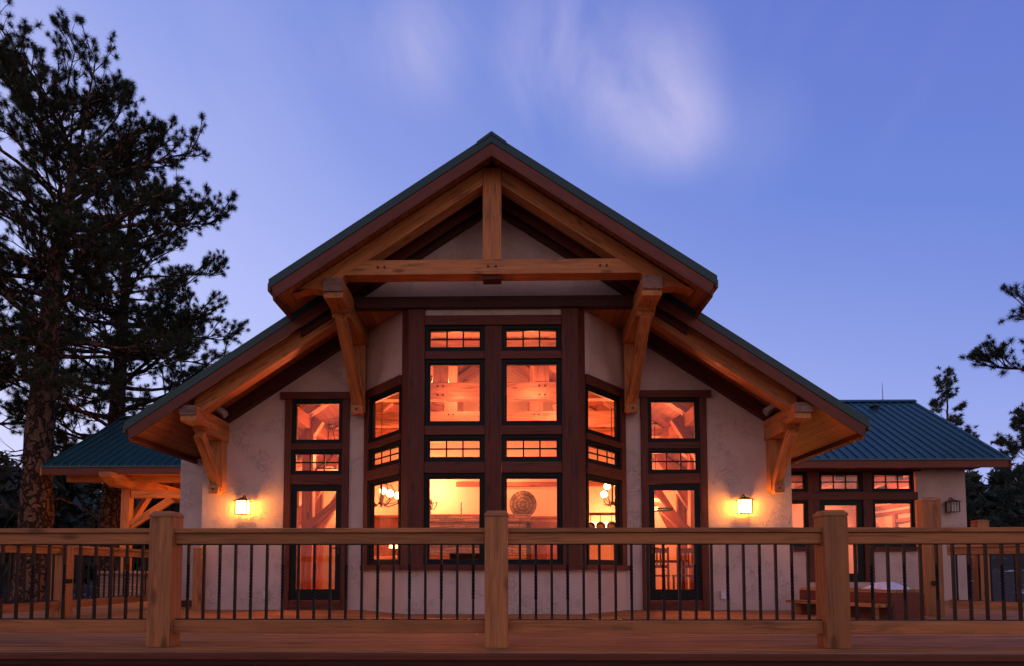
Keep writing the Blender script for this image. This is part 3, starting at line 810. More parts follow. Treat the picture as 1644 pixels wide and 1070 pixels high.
bx('carcass', dr, -4.2, -2.6, 18.4, 18.85, .13, 2.1, M['inred'], 'z'); bx('cornice', dr, -4.28, -2.52, 18.32, 18.85, 2.102, 2.18, M['inred'])
def tlamp(x, y, z, label):
    e = empty('table_lamp', (x, y, z), label, 'lamp')
    MB().lathe([(.001, 0), (.07, 0), (.03, .03), (.02, .1), (.04, .16), (.012, .22), (.001, .22)], (x, y, z), 14).build('lamp_base', M['bronze'], e)
    MB().lathe([(.11, .2), (.14, .2), (.10, .38), (.08, .38)], (x, y, z), 18).build('lamp_shade', M['shade_glow'], e)
tlamp(-2.45, 16.2, 1.022, 'lit table lamp on the counter behind the left side window of the bay')

# interior lamps' light
LC = (1, .20, .075)
KP = .92
for nm, loc, p in [('chandelier_light', (-2.30, 13.6, 2.75), 260), ('chandelier_light', (2.42, 14.3, 2.9), 240),
                   ('hearth_lamp_light', (-1.75, 18.25, 2.95), 380), ('hearth_front_light', (-.8, 16.6, 2.6), 50), ('alcove_light', (.4, 18.3, 3.3), 70), ('shelf_light', (2.9, 18.3, 2.3), 130),
                   ('truss_uplight', (-.75, 13.25, 4.05), 28), ('truss_uplight', (.75, 13.25, 4.05), 42),
                   ('truss_uplight', (-.8, 15.3, 4.9), 160), ('truss_uplight', (1.5, 15.3, 4.7), 130),
                   ('bowl_light', (-3.42, 13.9, 3.0), 95), ('wall_light', (-3.9, 18.4, 2.5), 150), ('wall_light', (4.2, 18.3, 2.5), 130), ('cone_light', (3.30, 14.2, 2.5), 110),
                   ('counter_light', (-3.2, 15.2, 1.7), 60), ('table_light', (3.3, 15.0, 1.6), 60),
                   ('bay_light', (0, 12.3, 3.2), 45), ('bay_fill_light', (-.65, 11.5, 4.35), 34), ('bay_fill_light', (.65, 11.5, 4.35), 34)]:  # last pair: fill lights without fixtures, added to brighten the bay ceiling
    light(nm, loc, p * KP, LC, .1)

# =================================================================== RIGHT WING
wing = empty('side_wing', (8, 16, 0), 'low side wing with green ribbed metal roof and small-paned windows, right of the lodge', 'building')
YR = 16.0
wm = MB()
wm.box(9.72, 10.84, YR, YR + .16, -.3, 3.2)
wm.box(5.195, 9.72, YR, YR + .16, 2.99, 3.2)
for a, b in ((5.195, 7.46), (8.68, 9.72)): wm.box(a, b, YR, YR + .16, -.3, 1.13)
wm.box(7.46, 8.68, YR, YR + .16, -.3, .42)
wm.box(10.68, 10.84, YR + .162, 21.8, -.3, 3.2)
wm.prism([(YR + .16, 3.2), (21.8, 3.2), (18.9, 5.0)], 10.68, 10.84, 'x')
wm.box(5.2, 10.84, 21.8, 21.95, -.3, 3.2)
wm.build('wall', M['stucco'], wing)
TR = Matrix.Translation((0, YR, 0))
tbar(wing, TR, 5.2, 9.80, 2.985, 3.20, -.07, .10)
tbar(wing, TR, 5.2, 9.72, 2.325, 2.505, -.05, .10)
for a, b in ((7.20, 7.46), (8.47, 8.68)): tbar(wing, TR, a, b, .43, 2.323, -.04, .1, vertical=True); tbar(wing, TR, a, b, 2.507, 2.983, -.04, .1, vertical=True)
for a, b in ((5.9, 7.198), (7.462, 8.468), (8.682, 9.66)):
    sash(wing, TR, a, b, 2.51, 2.98, grid=(3, 2) if b - a < 1.2 else (4, 2), fwid=.05)
for a, b in ((5.9, 7.198), (8.682, 9.66)):
    sash(wing, TR, a, b, 1.24, 2.32, fwid=.05)
    tbar(wing, TR, a, b, 1.13, 1.238, -.06, .1, name='window_sill')
o = MB()
for a, b, c, d in ((7.465, 7.60, .43, 2.32), (8.33, 8.467, .43, 2.32), (7.601, 8.329, .43, .62), (7.601, 8.329, 2.20, 2.32)): o.box(a, b, .0, .05, c, d, T=TR)
door = o.build('door', M['sash'], wing, frame=TR, bev=.004)
MB().box(7.59, 8.34, .02, .028, .61, 2.21, T=TR).build('pane', M['glass'], door, frame=TR)
hm = MB().tube([(8.40, YR - .05, 1.4), (8.40, YR, 1.4)], .014, 8); hm.tube([(8.40, YR - .05, 1.4), (8.28, YR - .05, 1.4)], .011, 8); hm.build('handle', M['bronze'], door, frame=TR)
def ridge_x_roof(parent, xa, xb, ye, ze, yr, zr, yback, rake_left, rake_right):
    """gable roof, ridge along X; front eave at (ye, ze), ridge at (yr, zr)"""
    for (ya, yb2, s) in ((ye, yr, 1), (yback, yr, -1)):
        d = Vector((0, ya - yr, ze - zr)).normalized()
        F = frame(((xa + xb) / 2, yr, zr), d)
        r = MB(); r.prism([(ya, ze), (yr, zr), (yr, zr - .035), (ya, ze - .035)], xa, xb, 'x')
        x = xa + .03
        while x < xb:
            r.prism([(ya - s * .004, ze + .0005), (yr, zr + .0005), (yr, zr + .032), (ya - s * .004, ze + .032)], x, x + .03, 'x'); x += .214
        r.build('metal_roof', M['roof'], parent, frame=F)
        MB().prism([(ya + s * .06, ze - .04 + .02), (yr, zr - .036), (yr, zr - .10), (ya + s * .06, ze - .10 + .02)], xa + .05, xb - .05, 'x').build('soffit', M['soffit'], parent, frame=frame(((xa + xb) / 2, ya, ze - .1), (1, 0, 0)))
    MB().prism([(yr - .12, zr - .02), (yr, zr + .06), (yr + .12, zr - .02)], xa, xb, 'x').build('ridge_cap', M['roof'], parent)
    bx('eave_fascia', parent, xa + .01, xb - .01, ye + .025, ye + .058, ze - .20, ze - .04, M['fascia'])
ridge_x_roof(wing, 5.0, 11.37, 15.25, 3.17, 18.7, 5.30, 22.2, 0, 1)
for (ya, s) in ((15.25, 1), (22.2, -1)):
    MB().prism([(ya, 3.13), (18.7, 5.26), (18.7, 5.06), (ya, 2.93)], 11.34, 11.375, 'x').build('rake_fascia', M['fascia'], wing, frame=frame((11.2, ya, 3), (0, 1, .6)))
bx('wall_plate', wing, 5.0, 11.0, 15.7, 15.98, 3.02, 3.14, M['dark'])
# wing interior
MB().box(5.25, 10.6, YR + .2, 19.9, .42, .5).build('interior_floor', M['floor'], wing)
MB().box(5.25, 10.6, 19.9, 20.0, .5, 3.4).build('partition', M['plaster'], wing)
MB().box(5.25, 10.6, YR + .2, 19.9, 3.25, 3.28).build('ceiling_boards', M['inplank'], wing)
for xx in (6.6, 8.1, 9.5): beam('interior_beam', wing, (xx, YR + .3, 2.95), (xx + .5, 19.8, 2.95), .18, .24, M['inred'])
beam('interior_beam', wing, (5.4, 18.0, 2.55), (10.5, 18.6, 2.8), .16, .2, M['inred'])
bx('interior_post', wing, 9.40, 9.56, 18.1, 18.3, .5, 3.0, M['inred'], 'z')
MB().box(10.58, 10.66, YR + .2, 19.9, .5, 3.2).build('interior_wall', M['plaster'], wing)
for z0, z1, d in ((2.36, 2.46, .10), (2.18, 2.28, .05), (2.86, 3.02, .14)): bx('cornice_board', wing, 10.58 - d, 10.578, 16.4, 19.8, z0, z1, M['inred'], 'y')
for y0 in (17.0, 18.3): bx('niche_jamb', wing, 10.49, 10.577, y0, y0 + .14, .6, 2.17, M['inred'], 'z')
bx('niche_panel', wing, 10.53, 10.576, 17.15, 18.29, .6, 1.55, M['furn'], 'y')
bx('niche_rail', wing, 10.51, 10.577, 17.15, 18.29, 1.95, 2.05, M['inred'], 'y')
beam('diagonal_brace', wing, (10.4, 18.9, 1.7), (9.7, 18.9, 2.7), .12, .16, M['inred'])
MB().box(6.2, 7.3, 19.4, 19.8, .5, 1.75).build('counter', M['inwood'], wing)
for x, p in ((6.5, 130), (8.2, 110), (9.7, 110)): light('wing_light', (x, 18.2, 2.45), p, LC, .1)  # assumed room lamps without fixtures, making the wing windows glow

# =================================================================== LEFT COVERED ENTRY
po = empty('covered_entry', (-8, 17, -.4), 'open timber-framed entry porch with a green ribbed roof, left of the lodge beside the pines', 'porch')
ridge_x_roof(po, -10.42, -5.0, 15.3, 3.07, 18.5, 4.90, 21.7, 1, 0)
for (ya, s) in ((15.3, 1), (21.7, -1)):
    MB().prism([(ya, 3.03), (18.5, 4.86), (18.5, 4.68), (ya, 2.85)], -10.425, -10.39, 'x').build('rake_fascia', M['timber'], po, frame=frame((-10.4, ya, 3), (0, 1, .57)))
bx('eave_board', po, -10.4, -5.2, 15.365, 15.41, 2.87, 3.02, M['timber'])
bx('porch_plate', po, -10.2, -5.2, 15.9, 16.12, 2.78, 2.95, M['timber'])
bx('porch_plate', po, -10.2, -5.2, 20.9, 21.12, 2.78, 2.95, M['timber'])
for x in (-8.78, -6.95):
    pts = [(15.05, 2.90), (18.5, 2.90), (18.5, 2.62), (15.5, 2.62), (15.35, 2.66), (15.2, 2.74), (15.05, 2.80)]
    MB().prism(pts, x - .14, x + .14, 'x').build('outrigger_beam', M['timber'], po, frame=frame((x, 15, 2.8), (0, 1, 0)), bev=.01)
for y in (16.0, 21.0):
    for x in (-8.78, -6.3):
        bx('porch_post', po, x - .10, x + .10, y - .1, y + .1, .6 if x < -8 else -.5, 2.62, M['timber'], 'z', .01)
    bx('porch_tie', po, -8.66, -6.42, y - .08, y + .08, 2.40, 2.58, M['timber'])
    beam('knee_brace', po, (-8.66, y, 1.75), (-7.7, y, 2.39), .12, .16, M['timber'])
    beam('knee_brace', po, (-6.40, y, 1.75), (-7.2, y, 2.39), .12, .16, M['timber'])
beam('knee_brace', po, (-8.78, 16.15, 1.8), (-8.78, 17.0, 2.6), .12, .16, M['timber'])
MB().box(-9.25, -8.2, 15.75, 16.7, -.9, .60).build('stone_pier', M['stone'], po, bev=.02)
bx('pier_cap', po, -9.3, -8.15, 15.7, 16.75, .602, .68, M['stone'])
MB().box(-6.07, -5.58, 13.0, 16.2, .12, 2.84).build('wing_wall', M['stucco'], po)
MB().box(-6.10, -5.55, 12.97, 16.2, -.5, .118).build('wall_plinth', M['dark'], po)

light('assumed_porch_light', (-7.4, 18.0, 2.25), 110, (1, .24, .045), .12)  # assumed hidden lamp, no fixture modelled, added to light the porch timbers orange
light('assumed_porch_light', (-7.6, 15.0, 1.6), 42, (1, .32, .06), .12)  # second light added without a fixture, warming the porch from the front
# =================================================================== DECK
DE = 5.70
F = frame((0, DE, 0), (1, 0, 0))
dk = MB().prism([(-9.6, DE), (11.5, DE), (11.5, 15.9), (-9.6, 15.9)], -.05, 0.0, 'z').build('deck', M['deck'], None, frame=F); struct(dk)
o = bx('deck_nosing', None, -9.6, 11.5, DE - .035, DE - .001, -.052, -.002, M['fascia'], 'x', .006); struct(o)
o = MB().box(-9.6, 11.5, DE + .01, DE + .05, -.10, -.053).build('deck_fascia', M['rake'], None, frame=frame((0, DE, -.2), (1, 0, 0))); struct(o)
m = MB()
for x in np.arange(-9, 11.5, 2.6): m.box(x - .07, x + .07, DE + .5, DE + .64, -1.6, -.06)
m.box(-9.6, 11.4, DE + .45, DE + .69, -.35, -.055)
struct(m.build('deck_frame', M['dark'], None))

# baluster meshes shared
def bal_mesh(tw):
    m = MB(); h0, h1, a = -.345, .345, .0112
    segs = [(h0, 0)]
    if tw:
        for i in range(43): segs.append((-.16 + i * .32 / 42, i * math.pi * 2.5 * 2 / 42))
    segs.append((h1, 0 if not tw else math.pi * 5))
    for z, an in segs:
        k = a * 1.4142 if not tw or abs(z) > .17 else a * 1.36
        for q in range(4): m.v.append((k * math.cos(an + math.pi / 4 + q * math.pi / 2), k * math.sin(an + math.pi / 4 + q * math.pi / 2), z))
    for i in range(len(segs) - 1):
        for q in range(4): m.f.append((i * 4 + q, i * 4 + (q + 1) % 4, i * 4 + 4 + (q + 1) % 4, i * 4 + 4 + q))
    m.f.append((0, 1, 2, 3)); m.f.append(tuple(range(len(m.v) - 4, len(m.v))))
    me = bpy.data.meshes.new('baluster_twisted' if tw else 'baluster'); me.from_pydata(m.v, [], m.f); me.materials.append(M['iron'])
    return me
BAL = (bal_mesh(False), bal_mesh(True))
def rail_post(parent, x, y, top=1.22, wd=.105, rz=0, base=0.0, name='post'):
    T = Matrix.Translation((x, y, 0)) @ Matrix.Rotation(rz, 4, 'Z')
    F = frame((x, y, base), (0, 0, 1), (0, -1, 0))
    o = MB().box(-wd, wd, -wd, wd, base, top - .055, T=T).build(name, M['rail'], parent, frame=F, bev=.008)
    c = MB().box(-wd - .004, wd + .004, -wd - .004, wd + .004, top - .053, top - .03, T=T)
    k = wd + .002
    vs = [T @ Vector(p) for p in [(-k, -k, top - .03), (k, -k, top - .03), (k, k, top - .03), (-k, k, top - .03), (-k * .75, -k * .75, top), (k * .75, -k * .75, top), (k * .75, k * .75, top), (-k * .75, k * .75, top)]]
    c.add(vs, [(0, 1, 2, 3), (4, 5, 6, 7), (0, 1, 5, 4), (1, 2, 6, 5), (2, 3, 7, 6), (3, 0, 4, 7)])
    c.build('post_cap', M['rail'], o, frame=frame((x, y, top), (1, 0, 0)))
    return o
def rail_run(parent, a, b, gap=.211, tw0=1):
    """rails + balusters between two post centres a, b (x, y)"""
    A, B = Vector((*a, 0)), Vector((*b, 0)); d = (B - A); L = d.length; d.normalize(); e = .106
    def seg(z, wd, ht, nm): beam(nm, parent, A + d * e + Vector((0, 0, z)), B - d * e + Vector((0, 0, z)), wd, ht, M['rail'], bev=.007)
    seg(1.045, .14, .042, 'top_rail'); seg(.972, .085, .100, 'sub_rail'); seg(.182, .09, .115, 'bottom_rail')
    beam('shoe_bar', parent, A + d * e + Vector((0, 0, .244)), B - d * e + Vector((0, 0, .244)), .03, .008, M['iron'], bev=0)
    beam('shoe_bar', parent, A + d * e + Vector((0, 0, .918)), B - d * e + Vector((0, 0, .918)), .03, .006, M['iron'], bev=0)
    n = max(1, round((L - 2 * gap) / .1438)); Wp = WORLD[parent].translation
    for i in range(n + 1):
        p = A + d * (gap + (L - 2 * gap) * i / n)
        o = bpy.data.objects.new('baluster', BAL[(i + tw0) % 2]); C.objects.link(o); o.parent = parent
        o.location = Vector((p.x, p.y, .58)) - Wp; o.rotation_euler = (0, 0, math.atan2(d.y, d.x))
        o.scale = (1, 1, (.918 - .244) / .69)

YP = 6.20
fr = empty('deck_railing', (.13, YP, 0), 'cedar deck railing with black iron balusters running across the front edge of the deck', 'railing')
XP = [-5.91, -2.89, .13, 3.13, 6.14]
for x in XP: rail_post(fr, x, YP)
tws = [1, 0, 0, 1]
for i in range(4): rail_run(fr, (XP[i], YP), (XP[i + 1], YP), tw0=[0, 1, 0, 0][i])

lr = empty('deck_railing', (-6.4, 10, 0), 'side deck railing receding along the left edge toward the covered entry', 'railing')
for y in (6.9, 10.1, 12.95): rail_post(lr, -6.4, y)
rail_run(lr, (-6.4, 6.9), (-6.4, 10.1)); rail_run(lr, (-6.4, 10.1), (-6.4, 12.95))
MB().box(-6.30, -6.27, 10.02, 10.14, .50, .56).build('latch', M['iron'], lr)
op = empty('gate_post', (-5.12, 12, 0), 'short cedar gate post against the left corner of the lodge wall', 'post')
rail_post(op, -5.16, 11.86, 1.10, .07, name='shaft')
rr_ = empty('deck_railing', (7.4, 9.8, 0), 'side deck railing leading right from the tall gate post', 'railing')
rail_post(rr_, 9.6, 7.55); rail_run(rr_, (6.80, 10.55), (9.6, 7.55))
tp = empty('gate_post', (6.72, 10.6, 0), 'tall square cedar gate post by the steps, rising above the railings', 'post')
p_ = rail_post(tp, 6.70, 10.62, 1.80, .125, rz=R(-12), name='shaft')
MB().box(6.62, 6.70, 10.46, 10.48, .46, .53).build('latch', M['iron'], tp)
tp2 = empty('gate_post', (10.4, 15.0, 0), 'second gate post far behind, at the right corner of the side wing', 'post')
rail_post(tp2, 10.45, 15.0, 1.78, .12, name='shaft')

# snow-topped steps and landing
st = empty('wooden_steps', (5.6, 10, 0), 'two-tread wooden steps and landing in front of the side wing door', 'steps')
A = Vector((4.98, 11.25, 0)); B = Vector((5.62, 9.72, 0)); dd = (B - A).normalized(); out = Vector((dd.y, -dd.x, 0))
if out.x > 0: out = -out
Bx = B + Vector((0, 0, 0))
def poly(m, pts, z0, z1): m.prism(pts, z0, z1, 'z')
m = MB(); q = [A, B, B - out * .62, A - out * .62]; m.prism([(p.x, p.y) for p in q], .375, .415, 'z')
m.build('landing', M['deck'], st, frame=frame((5, 11, .4), dd))
m = MB(); q = [A + out * .32, B + out * .32, B + out * .03, A + out * .03]; m.prism([(p.x, p.y) for p in q], .175, .215, 'z'); m.build('tread', M['deck'], st, frame=frame(A, dd))
m = MB(); q = [A + out * .025, B + out * .025, B, A]; m.prism([(p.x, p.y) for p in q], .216, .374, 'z'); m.build('riser', M['fascia'], st, frame=frame(A, dd), bev=.003)
m = MB(); q = [B, B - out * .6, B - out * .6 - dd * .03, B - dd * .03]; m.prism([(p.x, p.y) for p in q], 0, .374, 'z'); m.build('skirt', M['fascia'], st, frame=frame(B, (1, 0, 0)))
m = MB(); q = [A + out * .02, B + out * .02, B - out * .02, A - out * .02]; m.prism([(p.x, p.y) for p in q], .002, .174, 'z'); m.build('under_shade_board', M['furn'], st)  # dark board stands in for the deep shade under the steps
for t in (.08, .5, .92):
    p = A + (B - A) * t + out * .2; m = MB().box(p.x - .035, p.x + .035, p.y - .035, p.y + .035, 0, .174); m.build('support', M['rail'], st, bev=.004)
rnd = random.Random(3)
# snow patch
def snow_patch(name, cx_, cy_, cz_, rx, ry, h, label, seed):
    rnd = random.Random(seed); N = 26; K = 7; vs = [(cx_, cy_, cz_ + h)]; fs = []
    ph = [rnd.uniform(0, 6.28) for _ in range(6)]
    for k in range(1, K + 1):
        for i in range(N):
            a = 2 * math.pi * i / N
            rr = 1 + .16 * math.sin(3 * a + ph[0]) + .11 * math.sin(5 * a + ph[1]) + .06 * math.sin(9 * a + ph[2])
            t = k / K; hz = h * (1 - t ** 2.2) * (1 + .35 * math.sin(4 * a + 7 * t + ph[3]))
            vs.append((cx_ + rx * rr * t * math.cos(a), cy_ + ry * rr * t * math.sin(a), cz_ + max(0, hz)))
    for i in range(N): fs.append((0, 1 + i, 1 + (i + 1) % N))
    for k in range(K - 1):
        for i in range(N): fs.append((1 + k * N + i, 1 + k * N + (i + 1) % N, 1 + (k + 1) * N + (i + 1) % N, 1 + (k + 1) * N + i))
    o = MB().add(vs, fs).build(name, M['snow'], None, frame=Matrix.Translation((cx_, cy_, cz_)), smooth=True)
    tag(o, label, 'snow'); return o
snow_patch('snow_patch', 5.80, 10.2, .412, .28, .38, .085, 'melting patch of old snow on the wooden landing by the steps', 4)

# =================================================================== WALL FITTINGS
def sconce(x, y, z, lit, label, sx=1):
    e = empty('wall_lantern', (x, y, z), label, 'wall lamp', 'wall lanterns' if lit else None)
    k = 1.0
    MB().box(x + sx * .065, x + sx * .10, y - .03, y - .002, z - .13, z + .10).build('back_plate', M['bronze'], e, bev=.005) if False else \
        MB().box(x - .055, x + .055, y - .02, y - .002, z - .12, z + .12).build('back_plate', M['bronze'], e, bev=.004)
    yc = y - .17; m = MB(); g = .096
    m.tube([(x, y - .02, z + .12), (x, y - .07, z + .20), (x, y - .13, z + .205), (x, yc, z + .17)], .012, 8)
    vs = [(x - g * 1.5, yc - g * 1.5, z + .105), (x + g * 1.5, yc - g * 1.5, z + .105), (x + g * 1.5, yc + g * 1.35, z + .105), (x - g * 1.5, yc + g * 1.35, z + .105), (x, yc, z + .175)]
    m.add(vs, [(0, 1, 2, 3), (0, 1, 4), (1, 2, 4), (2, 3, 4), (3, 0, 4)])
    for sx_ in (-1, 1):
        for sy_ in (-1, 1): m.box(x + sx_ * g - .009, x + sx_ * g + .009, yc + sy_ * g - .009, yc + sy_ * g + .009, z - .12, z + .105)
        m.box(x + sx_ * .032 - .005, x + sx_ * .032 + .005, yc - g - .006, yc - g + .001, z - .12, z + .105)
    m.box(x - g - .008, x + g + .008, yc - g - .005, yc - g + .004, z + .045, z + .057)
    m.box(x - g * 1.1, x + g * 1.1, yc - g * 1.1, yc + g * 1.1, z - .13, z - .118)
    m.build('cage', M['bronze'], e)
    MB().box(x - g + .012, x + g - .012, yc - g + .012, yc + g - .012, z - .115, z + .10).build('glass', M['sconce_glow'] if lit else M['frost'], e)
    return e
sconce(-4.39, YW, 1.79, True, 'lit square lantern on the stucco wall left of the left glass door')
sconce(4.31, YW, 1.79, True, 'lit square lantern on the stucco wall right of the right glass door')
sconce(10.42, YR, 2.15, False, 'unlit dark lantern on the side wing wall beside the gate post')
def added_side_lantern(s, y, label):  # unseen lantern added to warm the gate post and right railing
    e = sconce(0, 0, 0, True, label)
    if s > 0: [c for c in bpy.data.objects if c.parent == e and c.name.startswith('glass')][0].data.materials[0] = M['added_side_glow']
    e.location = (s * 5.19, y, 1.9); e.rotation_euler = (0, 0, s * R(90))
added_side_lantern(1, 14.4, 'added unseen lantern round the corner on the lodge side wall, lighting the gate post')
def fixture(x, s, label):
    e = empty('security_light', (x, YW - .2, 3.47), label, 'security light', 'security lights')
    T = Matrix.Translation((x, YW - .28, 3.45)) @ Matrix.Rotation(s * R(-33), 4, 'Y') @ Matrix.Rotation(R(-25), 4, 'X')
    MB().box(-.105, .105, -.06, .06, -.055, .055, T=T).build('housing', M['grey'], e, bev=.01)
    MB().box(-.085, .085, -.066, -.059, -.04, .04, T=T).build('lens', M['white'], e, bev=.003)
    MB().tube([(x, YW - .25, 3.45), (x, YW - .14, 3.50)], .025, 10).build('arm', M['grey'], e)
fixture(-4.77, -1, 'small grey box light under the left eave beside the beam end')
fixture(4.74, 1, 'small grey box light under the right eave beside the beam end')
def outlet(x, label):
    e = empty('outlet_box', (x, YW, .26), label, 'outlet', 'outdoor outlet boxes')
    MB().box(x - .045, x + .045, YW - .05, YW - .002, .19, .33).build('cover', M['white'], e, bev=.008)
    MB().box(x - .05, x + .05, YW - .055, YW - .012, .318, .338).build('hood', M['white'], e, bev=.004)
outlet(-4.0, 'white outlet box low on the stucco wall left of the left door')
outlet(3.96, 'white outlet box low on the stucco wall right of the right door')
def rod(x, y, z, h, label):
    o = MB().tube([(x, y, z), (x, y, z + h * .6), (x, y, z + h)], [.012, .009, .003], 8); o.lathe([(.001, 0), (.04, 0), (.03, .03), (.001, .03)], (x, y, z), 12)
    b = o.build('lightning_rod', M['gal'], None, frame=Matrix.Translation((x, y, z))); tag(b, label, 'lightning rod', 'lightning rods')
rod(.16, 10.3, 7.02, .36, 'thin lightning rod just right of the main gable peak')
rod(10.5, 18.7, 5.33, .52, 'thin lightning rod on the ridge of the side wing roof')
o = MB().lathe([(.001, 0), (.09, 0), (.08, .05), (.12, .06), (.12, .09), (.001, .1)], (10.0, 18.2, 4.97), 14).build('roof_vent', M['iron'], None, frame=Matrix.Translation((10.0, 18.2, 4.97))); tag(o, 'small dark vent cap just below the ridge of the side wing roof', 'roof vent')

# =================================================================== TERRAIN
def hill(x, y):
    base = -.75
    t = max(0.0, y - 19)
    h = .050 * t + .0019 * t * t if t < 60 else .050 * 60 + .0019 * 3600 + .05 * (t - 60)
    h += 1.2 * math.sin(x * .055 + 1.2) * min(1, t / 40) + .7 * math.sin(x * .13 + y * .05) * min(1, t / 30)
    sx = max(0.0, abs(x) - 16); h += .03 * sx
    return base + h * .82
m = MB(); xs = np.concatenate([np.linspace(-400, -60, 18), np.linspace(-55, 55, 60), np.linspace(60, 400, 18)]); ys = np.concatenate([np.linspace(-60, 10, 8), np.linspace(12, 80, 40), np.linspace(90, 500, 20)])
vs = [(x, y, hill(x, y) + random.Random(int(x * 13 + y * 7)).uniform(-.08, .08) * (1 if y > 13 else .3)) for y in ys for x in xs]; nx = len(xs)
fs = [(j * nx + i, j * nx + i + 1, (j + 1) * nx + i + 1, (j + 1) * nx + i) for j in range(len(ys) - 1) for i in range(nx - 1)]
struct(m.add(vs, fs).build('ground', M['ground'], None, smooth=True))

# =================================================================== PINES
def mesh_np(name, V, Fq, mat, parent):
    me = bpy.data.meshes.new(name); V = np.asarray(V, dtype=np.float64); Fq = np.asarray(Fq, dtype=np.int32)
    n, k = Fq.shape
    me.vertices.add(len(V)); me.vertices.foreach_set('co', V.ravel())
    me.loops.add(n * k); me.loops.foreach_set('vertex_index', Fq.ravel())
    me.polygons.add(n); me.polygons.foreach_set('loop_start', np.arange(0, n * k, k, dtype=np.int32)); me.polygons.foreach_set('loop_total', np.full(n, k, dtype=np.int32))
    me.update(calc_edges=True); me.materials.append(mat)
    o = bpy.data.objects.new(name, me); C.objects.link(o)
    if parent is not None: o.parent = parent
    return o
def tufts(P, D, rs, nn, ln, wd):
    """needle tufts at points P with directions D -> thin triangles"""
    P = np.asarray(P); D = np.asarray(D); n = len(P)
    d = rs.normal(size=(n, nn, 3)); d /= np.linalg.norm(d, axis=2, keepdims=True)
    d = d + D[:, None, :] * .25; d /= np.linalg.norm(d, axis=2, keepdims=True)
    L = ln * rs.uniform(.84, 1.03, (n, nn, 1)) * rs.uniform(.75, 1.25, (n, 1, 1))
    r = rs.normal(size=(n, nn, 3)); s = np.cross(d, r); s /= np.linalg.norm(s, axis=2, keepdims=True)
    c = P[:, None, :] - D[:, None, :] * rs.uniform(0, .09, (n, nn, 1))
    a = c + s * wd * .5; b = c - s * wd * .5; t1 = c + d * L
    V = np.stack([a, b, t1], axis=2).reshape(-1, 3)
    F_ = np.arange(len(V)).reshape(-1, 3); return V, F_
